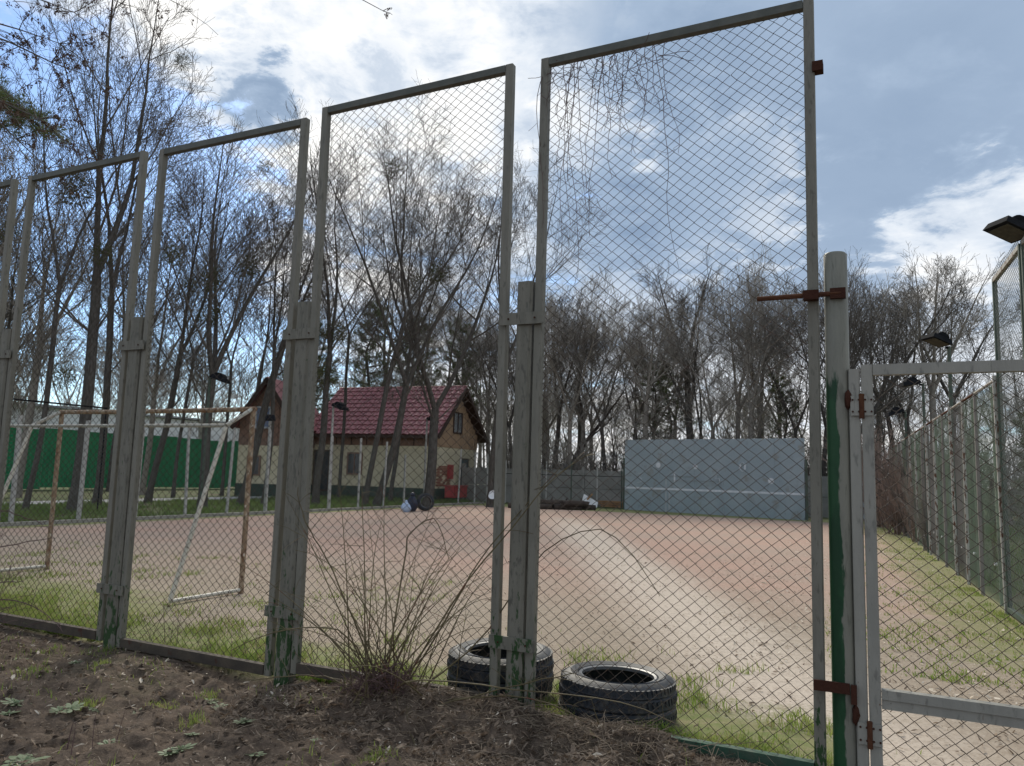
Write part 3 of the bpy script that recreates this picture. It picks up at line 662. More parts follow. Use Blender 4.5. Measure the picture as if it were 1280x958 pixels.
# ------------------------------------------------------------------ house with the red roof
hA = np.array([-10.4, 41.0]); hB = np.array([-3.85, 38.45]); hv = hB - hA; HL = float(np.linalg.norm(hv)); ha = math.atan2(hv[1], hv[0])
house = thing('house', 'cream house with a red metal tile roof and wooden gable behind the court', 'house', (hA[0], hA[1], 0), ha)
HD, EH, RH = 5.4, 3.45, 5.85
MB().box((HL / 2, HD / 2, 0.6 + 1.05), (HL, HD, 2.1)).build('wall', 'stucco', house)
MB().box((HL / 2, HD / 2, 0.25), (HL + 0.06, HD + 0.06, 0.7)).build('plinth', 'plinth', house)
def gable(m, x0, x1, z0, zt, d0, d1):
    mid = (d0 + d1) / 2
    m.add([(x0, d0, z0), (x0, d1, z0), (x0, mid, zt), (x1, d0, z0), (x1, d1, z0), (x1, mid, zt)], [(0, 2, 1), (3, 4, 5), (0, 1, 4, 3), (1, 2, 5, 4), (2, 0, 3, 5)])
bw = MB().box((HL / 2, 0.0, 3.07), (HL + 0.04, 0.05, 0.74)).build('timber_band', 'brown_wood', house)
for i in range(8): MB().box((0.45 + i * (HL - 0.6) / 7, -0.034, 3.07), (0.05, 0.02, 0.73)).build('batten', 'dark_board', bw)
gw = MB().box((HL / 2, HD / 2, 3.07), (HL, HD - 0.1, 0.74)); gable(gw, 0.0, HL, 3.42, RH - 0.1, 0.0, HD); gw.build('gable_wall', 'orange_wood', house)
nb = 16
for i in range(nb):   # boards of the gable
    y0 = HD * (i + 0.5) / nb; top = 3.42 + (RH - 0.2 - 3.42) * (1 - abs(y0 - HD / 2) / (HD / 2))
    MB().box((HL + 0.015, y0, (2.72 + top) / 2), (0.03, HD / nb - 0.03, top - 2.72)).build('gable_board', 'orange_wood', house)
roof_s = (RH + 0.12 - (EH - 0.25)) ; run = HD / 2 + 0.45; sl = math.hypot(roof_s, run); ra_ = math.atan2(roof_s, run)
roof = empty('roof', (0, 0, 0), 0, house)
for sgn, y in ((1, -0.45), (-1, HD + 0.45)):
    q = Matrix.Rotation(sgn * ra_, 3, 'X')
    c = Vector((HL / 2 + 0.05, y, EH - 0.25)) + q @ Vector((0, sgn * sl / 2, -0.05))
    MB().box(c, (HL + 0.9, sl, 0.06), q).build('roof_deck', 'dark_board', roof)
rows, cols = 11, 24; tw = (HL + 0.9) / cols; tl = sl / rows
m = MB(); nsg = 6
for j, yy in enumerate((0.0, tl * 1.04)):
    for i in range(nsg + 1): m.v.append((tw * i / nsg, yy, 0.028 * math.sin(math.pi * 2 * i / nsg) + (0.045 if j == 0 else 0.0)))
for i in range(nsg + 1): m.v.append((tw * i / nsg, -0.004, 0.0))
m.f += [(i, i + 1, nsg + 2 + i, nsg + 1 + i) for i in range(nsg)] + [(2 * nsg + 2 + i, 2 * nsg + 3 + i, i + 1, i) for i in range(nsg)]
tile = m.mesh('roof_tile', 'roof_tile', False)
qm = Matrix.Rotation(ra_, 3, 'X')
for r_ in range(rows):
    for c_ in range(cols):
        pnt = Vector((-0.40 + c_ * tw, -0.45, EH - 0.22)) + qm @ Vector((0, r_ * tl, 0.03))
        link('roof_tile', tile, roof, pnt, (ra_, 0, 0))
MB().tube([(-0.42, HD / 2, RH + 0.13), (HL + 0.52, HD / 2, RH + 0.13)], 0.09, 8).build('ridge_cap', 'roof_tile', roof)
for sgn in (1, -1):
    y = -0.47 if sgn > 0 else HD + 0.47; q = Matrix.Rotation(sgn * ra_, 3, 'X')
    c = Vector((HL + 0.51, y, EH - 0.29)) + q @ Vector((0, sgn * sl / 2, -0.05)); MB().box(c, (0.04, sl, 0.2), q).build('barge_board', 'dark_board', roof)
MB().box((HL / 2 + .05, -0.46, EH - 0.3), (HL + 0.86, 0.04, 0.14)).build('fascia', 'dark_board', roof)
def window(parent, c, sz, face, gl_='dark_glass', frame_m='brown_wood', nm='window'):
    ax = 0 if face == 'front' else 1   # width runs along ax
    def dim(wd, dp, hh): return (wd, dp, hh) if ax == 0 else (dp, wd, hh)
    off = (0, -1, 0) if ax == 0 else (1, 0, 0)
    f = MB()
    for sx in (-1, 1):
        o = [0, 0]; o[ax] = sx * (sz[0] / 2 - 0.04)
        f.box((c[0] + o[0], c[1] + o[1], c[2]), dim(0.08, 0.12, sz[1]))
    for sz_ in (-1, 1): f.box((c[0], c[1], c[2] + sz_ * (sz[1] / 2 - 0.04)), dim(sz[0] - 0.164, 0.118, 0.08))
    fo = f.build(nm, frame_m, parent)
    MB().box((c[0] + off[0] * .02, c[1] + off[1] * .02, c[2]), dim(sz[0] - 0.16, 0.04, sz[1] - 0.16)).build('pane', gl_, fo)
    if nm == 'window':
        MB().box((c[0] + off[0] * .05, c[1] + off[1] * .05, c[2]), dim(0.05, 0.03, sz[1] - 0.17)).build('mullion', frame_m, fo)
    return fo
window(house, (2.55, -0.02, 1.75), (0.9, 1.15), 'front')
window(house, (0.55, -0.02, 1.35), (1.0, 2.15), 'front', 'dark_glass', 'dark_board', 'door')
window(house, (HL + 0.02, 2.7, 4.05), (1.1, 1.15), 'side', 'dark_glass', 'dark_board')
window(house, (HL + 0.02, 3.7, 1.2), (1.0, 2.0), 'side', 'teal_door', 'dark_board', 'door')
m = MB(); rb = random.Random(3)
for r_ in range(13):
    for c_ in range(6):
        if rb.random() < 0.82: m.box((HL + 0.012 + rb.uniform(0, .012), 0.55 + c_ * 0.26 + (r_ % 2) * 0.13, 0.75 + r_ * 0.08), (0.03, 0.24, 0.065))
tag(m.build('exposed_brick', 'brick', house), kind='stuff')
MB().box((HL + 0.10, 1.9, 1.45), (0.12, 0.5, 0.75)).build('fire_shield', 'red_paint', house)
rbx = house.matrix_world
def hloc(x, y): return hA + x * hv / HL + y * np.array([-hv[1], hv[0]]) / HL
b = thing('fire_sand_box', 'red sand box on short legs against the gable end of the house', 'box', (*hloc(HL + 0.7, 1.4), 0), ha)
MB().box((0, 0, 0.45), (0.5, 1.6, 0.55)).build('box_body', 'red_paint', b); MB().box((0, 0, 0.755), (0.58, 1.68, 0.05)).build('lid', 'red_paint', b)
for x in (-.2, .2):
    for y in (-.7, .7): MB().box((x, y, 0.08), (0.06, 0.06, 0.19)).build('leg', 'dark_board', b)
# narrow second house at its left
h2 = thing('small_house', 'narrow cream house with a brown wooden gable and blue window', 'house', (-13.6, 38.6, 0), R(-6))
W2, D2 = 2.9, 4.0
MB().box((W2 / 2, D2 / 2, 0.6 + 0.95), (W2, D2, 1.9)).build('wall', 'stucco', h2)
MB().box((W2 / 2, D2 / 2, 0.25), (W2 + .06, D2 + .06, 0.7)).build('plinth', 'plinth', h2)
m = MB().box((W2 / 2, D2 / 2, 3.08), (W2, D2, 1.16)); m.add([(0, 0, 3.66), (W2, 0, 3.66), (W2 / 2, 0, 5.75), (0, D2, 3.66), (W2, D2, 3.66), (W2 / 2, D2, 5.75)], [(0, 1, 2), (3, 5, 4), (0, 3, 4, 1), (1, 4, 5, 2), (2, 5, 3, 0)])
m.build('gable_wall', 'brown_wood', h2)
for i in range(10):
    x0 = W2 * (i + .5) / 10; top = 3.66 + 1.95 * (1 - abs(x0 - W2 / 2) / (W2 / 2)); MB().box((x0, -0.015, (2.52 + top) / 2), (W2 / 10 - .025, 0.03, top - 2.52)).build('gable_board', 'brown_wood', h2)
window(h2, (W2 * .42, -0.05, 3.9), (0.8, 1.1), 'front', 'blue_glass', 'concrete_white')
window(h2, (W2 * .3, -0.02, 1.5), (0.7, 1.0), 'front', 'dark_glass', 'brown_wood')
rf2 = empty('roof', (0, 0, 0), 0, h2); a2 = math.atan2(2.15, W2 / 2); s2 = math.hypot(2.15, W2 / 2) + 0.45
for sgn in (1, -1):
    q = Matrix.Rotation(sgn * a2, 3, 'Y'); c = Vector((W2 / 2, D2 / 2, 5.90)) + q @ Vector((sgn * s2 / 2, 0, 0)); MB().box(c, (s2, D2 + 0.9, 0.07), q).build('roof_sheet', 'roof_tile', rf2)
    c = Vector((W2 / 2, -0.47, 5.84)) + q @ Vector((sgn * s2 / 2, 0, -0.04)); MB().box(c, (s2, 0.04, 0.2), q).build('barge_board', 'dark_board', rf2)
MB().box((W2 * .5, 2.4, 6.1), (0.35, 0.35, 1.0)).build('chimney', 'brick', rf2)

# ------------------------------------------------------------------ green sheet fence, white building
gs = thing('sheet_metal_fence', 'bright green corrugated metal fence beyond the path on the left', 'fence', (*cw(-35.6, 8.0), 0), -TH + math.pi / 2)
npan = 17; pl = 2.0; ribs = 8
prof = []
for i in range(ribs):
    x = pl * i / ribs; prof += [(x, 0), (x + .14, 0), (x + .165, -.03), (x + .225, -.03)]
prof.append((pl, 0)); m = MB()
for z in (0.12, 3.05): m.v += [(x, y, z) for x, y in prof]
k = len(prof); m.f += [(i, i + 1, k + i + 1, k + i) for i in range(k - 1)]
sheet = m.mesh('metal_sheet', 'green_sheet'); sheet_t = sheet.copy(); sheet_t.materials[0] = MATS['teal_sheet']
for i in range(npan): link('metal_sheet', sheet_t if i > 14 else sheet, gs, (i * pl, 0.004 * (i % 2), -0.04 * (i % 3)))
MB().box((npan * pl / 2, 0.08, 2.6), (npan * pl, 0.05, 0.06)).box((npan * pl / 2, 0.08, 0.7), (npan * pl, 0.05, 0.06)).build('back_rail', 'dark_green_post', gs)
wb = thing('warehouse', 'long low white building showing above the green metal fence', 'building', (*cw(-58.0, -5.0), 0), -TH + math.pi / 2)
MB().box((30, -4, 2.55), (60, 8, 5.1)).build('wall', 'white_wall', wb)
m = MB()
for i in range(15): m.box((i * 4 + 2, -4.0, 5.18 + 0.06 * (i % 2)), (3.98, 8.6, 0.15))
m.build('roof', 'grey_roof', wb)
MB().box((30, 0.06, 5.0), (60, 0.12, 0.12)).build('gutter', 'grey_roof', wb)

# ------------------------------------------------------------------ trees
def make_tree(seed, H=12.0, r0=0.16, lean_=(0, 0), fork=0.45, spread=0.6, nlimb=9, up=0.10, dens=1.0, rmin=0.005, levels=4, clear=0.3, nfork=2, wob_=0.09):
    rn = random.Random(seed); trunk, crown = [], []
    U_ = rn.uniform
    def walk(p, d, L, ra, rb_, n_, jit, upb):
        pts = [p]; rad = [ra]; st_ = L / n_
        x, y, z = p; dx_, dy_, dz_ = d
        for i in range(n_):
            dx_ += U_(-jit, jit); dy_ += U_(-jit, jit); dz_ += U_(-jit, jit) + upb
            q = math.sqrt(dx_ * dx_ + dy_ * dy_ + dz_ * dz_); dx_ /= q; dy_ /= q; dz_ /= q
            x += dx_ * st_; y += dy_ * st_; z += dz_ * st_; pts.append((x, y, z)); f_ = (i + 1) / n_; rad.append(max(rmin, ra + (rb_ - ra) * f_))
        return pts, rad, (dx_, dy_, dz_)
    def side(d, ang, az):
        v = Vector(d); o = v.orthogonal().normalized(); b_ = v.cross(o)
        return tuple(v * math.cos(ang) + (o * math.cos(az) + b_ * math.sin(az)) * math.sin(ang))
    LV = {1: (6, 0.085), 2: (5, 0.12), 3: (4, 0.17), 4: (3, 0.2)}
    def branch(p, d, L, r, lv):
        n_, jit = LV[lv]
        pts, rad, de = walk(p, d, L, r, r * 0.28, n_, jit, up * (1.0 if lv < 3 else 0.5))
        (trunk if lv == 1 and r > 0.045 else crown).append((pts, rad, 6 if lv == 1 else 4 if lv == 2 else 3))
        if lv >= levels: return
        cnt = {1: 8, 2: 7, 3: 4.5}[lv] * dens; cnt = int(cnt) + (rn.random() < cnt % 1); az = U_(0, 6.28)
        for i in range(cnt):
            f_ = 0.18 + 0.82 * (i + U_(0.2, 0.8)) / cnt; k_ = min(int(f_ * n_), n_ - 1); g_ = f_ * n_ - k_
            a, b_ = pts[k_], pts[k_ + 1]; q = tuple(a[j] + (b_[j] - a[j]) * g_ for j in range(3))
            dd = (b_[0] - a[0], b_[1] - a[1], b_[2] - a[2]); az += 2.4 + U_(-.5, .5)
            branch(q, side(Vector(dd).normalized(), U_(0.35, 0.85), az), L * U_(0.36, 0.62) * (1.15 - 0.45 * f_), max(rmin, r * (1 - 0.7 * f_) * U_(0.36, 0.52)), lv + 1)
    hf = H * fork; d0 = Vector((lean_[0], lean_[1], 1)).normalized()
    tp, tr, td = walk((0, 0, -0.15), tuple(d0), hf + 0.15, r0, r0 * 0.78, 8, 0.05, 0.02)
    tr[0] *= 1.35; trunk.append((tp, tr, 8))
    az = U_(0, 6.28)
    for k_ in range(nfork):        # leaders
        az += 6.283 / nfork + U_(-.4, .4); dd = side(td, U_(0.16, 0.42) * (0.55 + spread), az)
        lp_, lr_, ld = walk(tp[-1], dd, (H - hf) * U_(0.9, 1.05), r0 * 0.55, r0 * 0.06, 9, wob_, 0.03); trunk.append((lp_, lr_, 6))
        nl = max(3, int(nlimb * 0.75)); a2_ = U_(0, 6.28)
        for i in range(nl):
            f_ = 0.12 + 0.86 * (i + U_(.2, .8)) / nl; kk = min(int(f_ * 9), 8); a2_ += 2.4 + U_(-.5, .5)
            dd2 = side(Vector(lp_[kk + 1]) - Vector(lp_[kk]) if True else ld, 1, 0)
            v = (Vector(lp_[kk + 1]) - Vector(lp_[kk])).normalized()
            branch(lp_[kk], side(v, U_(0.4, 0.8) * (0.6 + spread * 0.7), a2_), (H - hf) * U_(0.42, 0.62) * (1.1 - 0.62 * f_), max(rmin, r0 * 0.25 * (1.05 - 0.8 * f_)), 1 if f_ < 0.75 else 2)
    for i in range(max(2, int(nlimb * 0.4))):   # low limbs
        f_ = U_(clear / fork if clear < fork else 0.8, 1.0); kk = min(int(f_ * 8), 7); az += 2.2
        branch(tp[kk], side(td, U_(0.6, 1.0), az), H * U_(0.14, 0.26), r0 * U_(0.12, 0.22), 1)
    tv, tf = tubes_np(trunk); cv_, cf_ = tubes_np(crown)
    return tv, tf, cv_, cf_
def tree_meshes(seed, bark='bark', twig='twig', **kw):
    tv, tf, cv_, cf_ = make_tree(seed, **kw)
    return np_mesh('trunk', tv, tf, bark, True), np_mesh('crown', cv_, cf_, twig)
def leaf_ball(rn, r, n_, ln, wd, flat=1.0):
    """a ball of small leaf faces on short twigs"""
    d_ = rn.randn(n_, 3); d_ /= np.linalg.norm(d_, axis=1, keepdims=True); rad = r * rn.rand(n_, 1) ** 0.45
    c = d_ * rad * np.array([1, 1, flat]); a = d_ + rn.randn(n_, 3) * 0.6; a /= np.linalg.norm(a, axis=1, keepdims=True)
    b_ = np.cross(a, rn.randn(n_, 3)); b_ /= np.linalg.norm(b_, axis=1, keepdims=True) + 1e-9
    V = np.stack([c - b_ * wd, c + b_ * wd, c + a * ln], 1).reshape(-1, 3); return V, np.arange(n_ * 3).reshape(-1, 3)
rnp = np.random.RandomState(8)
mistle = [np_mesh('mistletoe', *leaf_ball(rnp, 0.42, 420, 0.13, 0.014), 'mistletoe') for _ in range(3)]
def tree(label, base, meshes, rz=0.0, scale=1.0, group=None, name='bare_tree', balls=(), cat='tree'):
    t = thing(name, label, cat, (base[0], base[1], 0), rz, group); t.scale = (scale,) * 3 if not hasattr(scale, '__len__') else scale
    link('trunk', meshes[0], t); link('crown', meshes[1], t)
    inv = t.matrix_basis.inverted()
    for (px, py, dr, rr) in balls:
        wp = at_y(px, py, base[1] + dr); loc = inv @ Vector(wp.tolist())
        sc_ = rr / 0.42 / (t.scale[0]); link('mistletoe', mistle[int(px) % 3], t, loc, (px, py, 0), (sc_,) * 3)['kind'] = 'stuff'
    return t
def G(px, py): return ground(px, py)
# trees with a look of their own, left of the court
specific = [
 ('tall forked bare tree, its trunk rising behind the left goal post', G(92, 640), dict(seed=11, H=17.5, r0=0.179, lean_=(.05, 0), fork=.40, spread=0.50, nlimb=10), ((95, 238, .5, .55), (128, 318, -.5, .35), (78, 470, 0, .4))),
 ('slim dark bare tree close beside the tall forked one', G(120, 632), dict(seed=12, H=15.5, r0=0.133, lean_=(.05, 0), fork=.46, spread=0.46, nlimb=8), ((228, 78, 0, .3), (130, 190, 0, .4))),
 ('thin dark bare tree at the left edge behind the fence corner', G(30, 640), dict(seed=13, H=13, r0=0.080, lean_=(.14, 0), fork=.5, spread=0.60), ((3, 290, 0, .4), (215, 320, 0, .3))),
 ('bare tree leaning right in the gap beside the second fence post', G(184, 628), dict(seed=14, H=13.5, r0=0.133, lean_=(.16, 0), fork=.42, spread=0.43), ((225, 262, 0, .4), (238, 355, 0, .3))),
 ('thin straight bare tree behind the middle of the goal', G(216, 622), dict(seed=15, H=12.5, r0=0.086, fork=.5, spread=0.48), ()),
 ('stout dark bare tree behind the right half of the goal', G(252, 637), dict(seed=16, H=12, r0=0.166, lean_=(.03, 0), fork=.36, spread=0.50, nfork=3), ((268, 350, 0, .45), (310, 333, 0, .4), (262, 395, 0, .4))),
 ('slim bare tree behind the right goal post', G(277, 620), dict(seed=17, H=12.8, r0=0.086, fork=.5, spread=0.48), ((332, 210, 0, .4),)),
 ('leaning pollarded tree in front of the narrow brown house', G(300, 632), dict(seed=18, H=10.5, r0=0.159, lean_=(.24, 0), fork=.62, spread=0.54, nlimb=5, clear=.5), ((362, 285, 0, .35),)),
 ('slender bare tree in front of the narrow house wall', G(328, 633), dict(seed=19, H=12.0, r0=0.086, lean_=(.06, 0), fork=.5, spread=0.48), ()),
 ('dark bare tree just right of the third fence post', G(394, 632), dict(seed=20, H=15, r0=0.146, lean_=(-.03, 0), fork=.40, spread=0.60, nlimb=9), ((418, 415, 0, .5), (410, 470, 0, .45))),
 ('thin bare tree before the left part of the red roof', G(423, 624), dict(seed=21, H=16, r0=0.086, lean_=(.05, 0), fork=.5, spread=0.60), ()),
 ('thin dark tree in front of the house window', G(455, 634), dict(seed=22, H=15.5, r0=0.113, lean_=(.06, 0), fork=.5, spread=0.60), ((492, 211, 0, .45),)),
 ('dark tree leaning right across the red roof', G(468, 634), dict(seed=23, H=14.5, r0=0.159, lean_=(.27, 0), fork=.34, spread=0.90, nlimb=8, up=.13, dens=.85), ((545, 345, 0, .35),)),
 ('slim upright tree before the middle of the house', G(487, 628), dict(seed=24, H=15, r0=0.099, lean_=(.05, 0), fork=.5, spread=0.66), ()),
 ('big dark tree leaning right before the house gable, limbs spread wide', G(533, 634), dict(seed=25, H=14.5, r0=0.218, lean_=(.14, 0), fork=.28, spread=1.14, nlimb=9, up=.14, nfork=3, dens=.9), ((548, 340, 0, .5), (525, 355, -.3, .45))),
 ('tall slim tree between the house and the middle fence post', G(612, 634), dict(seed=26, H=14.5, r0=0.133, lean_=(0, 0), fork=.45, spread=0.72), ()),
]
for i, (lab, base, kw, balls) in enumerate(specific): tree(lab, base, tree_meshes(**kw), 0.0, 1.0, None, 'bare_tree', balls)
# the round-crowned tree over the gate and others that stand alone
tree('round crowned bare tree rising above the gate beside the round post', (14.6, 33.5), tree_meshes(seed=31, H=10.6, r0=0.26, lean_=(.02, 0), fork=.28, spread=.85, nlimb=11, nfork=3, up=.12, dens=1.1))
tree('tall straight bare tree standing highest behind the middle of the practice wall', (9.9, 42.0), tree_meshes(seed=32, H=13.5, r0=0.22, fork=.55, spread=.55))
tree('dark leaning trunk propped over the white slab, far corner of the court', G(688, 628), tree_meshes(seed=33, bark='log', H=8.5, r0=0.22, lean_=(.62, .1), fork=.42, spread=.6, nlimb=5, dens=.8))
# trees of the wood behind
variants = [tree_meshes(seed=50 + i, bark='bark_grey' if i % 2 else 'bark', twig='twig_light' if i % 2 else 'twig', H=11.5, r0=0.125 + 0.02 * (i % 3), fork=.36 + .06 * (i % 3), spread=.6 + .12 * (i % 4), nlimb=7, rmin=0.0065, nfork=2 + i % 2) for i in range(6)]
rw = random.Random(77)
wood = []
for t_, s0, s1, n_ in ((32.5, -14, 5.5, 8), (35, -16, 8, 9), (38.5, -20, 12, 11), (43, -24, 16, 12)):
    for i in range(n_): wood.append((s0 + (s1 - s0) * (i + rw.uniform(.15, .85)) / n_, t_ + rw.uniform(-1, 1)))
for (s, t_) in wood:
    x, y = cw(s, t_)
    px_ = 640 + 960 * x / y
    if 380 < px_ < 605 and y < 46: continue
    if px_ > 1035 and rw.random() < .6: continue
    tree('bare grey tree in the wood behind the concrete fence', (x, y), variants[rw.randrange(6)], rw.uniform(0, 6.28), rw.uniform(0.90, 1.08), 'bare trees of the wood behind the court')
for (x, y, sc_) in ((-17, 36, 1.0), (-20, 39, 1.1), (-15, 44, 1.1), (-22, 33, 1.05), (-12.5, 47, 1.1), (-8.5, 49, 1.15), (-26, 36, 1.1), (-19, 30, .95), (-18.5, 26, 1.1), (-6, 51, 1.1), (-23.5, 28.5, 1.2), (-3.0, 50, 1.05)):
    tree('bare tree among others behind the goal and houses on the left', (x, y), variants[rw.randrange(6)], rw.uniform(0, 6.28), sc_ * 1.12, 'bare trees behind the left side fence')
for (x, y, sc_) in ((20, 31, .50), (23, 34, .55), (18.5, 38, .55), (27, 36, .6), (18.5, 26, .40), (21, 27, .48), (25, 42, .7)):
    tree('bare young tree beyond the right hand side fence', (x, y), variants[rw.randrange(6)], rw.uniform(0, 6.28), sc_, 'bare trees beyond the right side fence')
# farther wood that reads as one mass
fv, ff, off = [], [], 0
far_src = [make_tree(90 + i, H=11, r0=0.12, fork=.42, spread=.7, nlimb=6, rmin=0.012, levels=3, dens=1.0) for i in range(4)]
for i in range(150):
    a = rw.uniform(-0.72, 0.78); d_ = rw.uniform(52, 95); x, y = d_ * math.sin(a), d_ * math.cos(a)
    tv, tf, cv_, cf_ = far_src[i % 4]; an = rw.uniform(0, 6.28); ca_, sa_ = math.cos(an), math.sin(an); sc_ = rw.uniform(.75, 1.05) * (1.15 if a < -.1 else .95)
    M_ = np.array([[ca_, sa_, 0], [-sa_, ca_, 0], [0, 0, 1]]) * sc_
    for v_, f_ in ((tv, tf), (cv_, cf_)): fv.append(v_ @ M_ + np.array([x, y, 0])); ff.append(f_ + off); off += len(v_)
tag(link('far_woods', np_mesh('far_woods', np.concatenate(fv), np.concatenate(ff), 'twig_light')), 'grey brown bare wood far behind the court', 'woods', kind='stuff')
# pines
def pine_meshes(seed, H=11.0, r0=0.17, bare=0.45, ncl=520):
    rn = random.Random(seed); rp = np.random.RandomState(seed); trunk = []; cl = []
    tp = [(rn.uniform(-.06, .06) * i, rn.uniform(-.06, .06) * i, H * i / 8 - 0.1 * (i == 0)) for i in range(9)]; trunk.append((tp, [r0 * (1 - .85 * i / 8) for i in range(9)], 7))
    for k_ in range(46):
        f_ = bare + (1 - bare) * (k_ + rn.random()) / 46; z = H * f_; az = k_ * 2.4 + rn.uniform(-.4, .4); L = H * 0.21 * (1.08 - 0.75 * (f_ - bare) / (1 - bare)) * rn.uniform(.6, 1.1)
        b0 = np.array(tp[min(int(f_ * 8), 8)]); b0[2] = z
        pts = [tuple(b0 + np.array([math.cos(az) * L * q, math.sin(az) * L * q, L * (.12 * q + .25 * q * q)])) for q in (0, .33, .66, 1)]; trunk.append((pts, [r0 * .22, r0 * .16, r0 * .1, r0 * .05], 4))
        for q in range(ncl // 46):
            u_ = rn.uniform(.35, 1.05); cl.append(b0 + np.array([math.cos(az) * L * u_, math.sin(az) * L * u_, L * (.12 * u_ + .25 * u_ * u_)]) + rp.randn(3) * .13 * L * .6)
    tv, tf = tubes_np(trunk); C_ = np.array(cl); nn = 34
    d_ = rp.randn(len(C_), nn, 3); d_[..., 2] += .4; d_ /= np.linalg.norm(d_, axis=2, keepdims=True); ln = 0.20 * (0.6 + 0.8 * rp.rand(len(C_), nn, 1)); sdv = np.cross(d_, rp.randn(len(C_), nn, 3)); sdv /= np.linalg.norm(sdv, axis=2, keepdims=True) + 1e-9
    base = C_[:, None, :] + d_ * 0.03
    V = np.stack([base - sdv * .008, base + sdv * .008, base + d_ * ln], 2).reshape(-1, 3)
    return np_mesh('trunk', tv, tf, 'bark', True), np_mesh('crown', V, np.arange(len(V)).reshape(-1, 3), 'needle')
pv = [pine_meshes(1), pine_meshes(2, 10.0, .18, .35), pine_meshes(3, 6.0, .12, .08, 480)]
for (x, y, v_, sc_, lab) in ((-8.6, 46.5, 0, 1.05, 'dark pine rising behind the left half of the red roof'), (-6.2, 47.5, 1, 1.1, 'dark pine rising behind the middle of the red roof'), (-3.2, 46, 0, .95, 'dark pine at the gable end behind the house'),
                       (8.2, 44, 1, .85, 'olive pine among bare trees behind the left end of the practice wall'), (9.8, 47, 0, .85, 'dark pine in the wood behind the middle of the practice wall'), (13.9, 39, 1, .68, 'dark pine behind the right end of the practice wall'),
                       (-11.8, 45, 1, 1.0, 'dark pine between the narrow house and the red roof')):
    tree(lab, (x, y), pv[v_], x, sc_, None, 'pine_tree')
for i, (x, y, sc_) in enumerate(((10.6, 13.8, .62), (12.6, 16.2, .66), (13.6, 19.5, .62), (15.0, 22.0, .60), (9.6, 10.6, .62), (13.2, 13.0, .75), (16.5, 18.0, .8))):
    tree('dark green conifer standing behind the right side fence', (x, y), pv[2], i * 1.3, sc_, 'conifers behind the right side fence', 'conifer')

for (x, y, sc_) in ((-1.2, 46, 1.0), (0.2, 44.5, .95), (-.4, 52, 1.1), (-2.0, 56, 1.1)):
    tree('bare grey tree in the wood behind the concrete fence', (x, y), variants[rw.randrange(6)], rw.uniform(0, 6.28), sc_, 'bare trees of the wood behind the court')
# shrubs
def shrub_meshes(seed, twig, H=2.6, n_=26, dens=1.0):
    rn = random.Random(seed); st_ = []; tw_ = []
    for i in range(n_):
        az = rn.uniform(0, 6.28); tl_ = rn.uniform(.05, .55); d_ = Vector((math.cos(az) * tl_, math.sin(az) * tl_, 1)).normalized(); L = H * rn.uniform(.6, 1.05); p = Vector((rn.uniform(-.35, .35), rn.uniform(-.35, .35), -.05)); pts = [tuple(p)]
        for k_ in range(6):
            d_ = (d_ + Vector((rn.uniform(-.14, .14), rn.uniform(-.14, .14), -.02))).normalized(); p = p + d_ * L / 6; pts.append(tuple(p))
            for q in range(int(3 * dens)):
                e_ = (d_ + Vector((rn.uniform(-1, 1), rn.uniform(-1, 1), rn.uniform(-.3, .8))) * .8).normalized(); ll = L * rn.uniform(.12, .3); p2 = p + e_ * ll * .5; e2 = (e_ + Vector((rn.uniform(-.4, .4), rn.uniform(-.4, .4), .2))).normalized(); p3 = p2 + e2 * ll * .5
                tw_.append(([tuple(p), tuple(p2), tuple(p3)], [.007, .006, .004], 3))
                for z_ in range(2):
                    e3 = (e_ + Vector((rn.uniform(-1, 1), rn.uniform(-1, 1), rn.uniform(-.5, .8)))).normalized(); tw_.append(([tuple(p2), tuple(p2 + e3 * ll * .2), tuple(p2 + e3 * ll * .45)], [.006, .005, .004], 3))
        st_.append((pts, [.022 - .0025 * k_ for k_ in range(7)], 4))
    return np_mesh('stems', *tubes_np(st_), twig), np_mesh('twigs', *tubes_np(tw_), twig)
def shrub(label, base, ms, rz, sc_, group=None):
    t = thing('shrub', label, 'shrub', (base[0], base[1], 0), rz, group); t.scale = (sc_,) * 3 if not hasattr(sc_, '__len__') else sc_
    link('stems', ms[0], t); link('twigs', ms[1], t); return t
sv = [shrub_meshes(5, 'twig_light', 2.8), shrub_meshes(6, 'twig', 3.0), shrub_meshes(7, 'twig_red', 2.6, 34, 1.5)]
shrub('reddish brown bushy shrub at the far end of the right side fence', cw(1.75, 25.2), sv[2], 0.3, 1.15)
shrub('dark brown shrub against the fence in front of the reddish one', cw(2.35, 21.3), sv[2], 1.6, .8)
for i in range(36):
    s = -17 + 25 * (i + rw.uniform(.1, .9)) / 36; x, y = cw(s, 31.9 + rw.uniform(.2, 5.0))
    shrub('bare brown shrub in the thicket behind the concrete fence', (x, y), sv[i % 2], rw.uniform(0, 6.28), (1.25, 1.25, rw.uniform(.9, 1.4)), 'thicket shrubs behind the concrete fence')
for i, t_ in enumerate((15.5, 18.2, 20.6, 23.2)):
    x, y = rt(t_); shrub('grey brown dry climber tangled in the far half of the right side fence', (x + .1, y), sv[(0, 2, 1, 2)[i]], i * 1.1, (.42, .42, .55 + .12 * i), 'dry climbers in the right side fence')
for i in range(7):
    x, y = rt(10.5 + i * 2.4 + rw.uniform(-.3, .3)); shrub('low dry scrub growing at the foot of the right side fence', (x + .35, y), sv[i % 3], i, (.28, .28, .22), 'scrub along the foot of the right side fence')

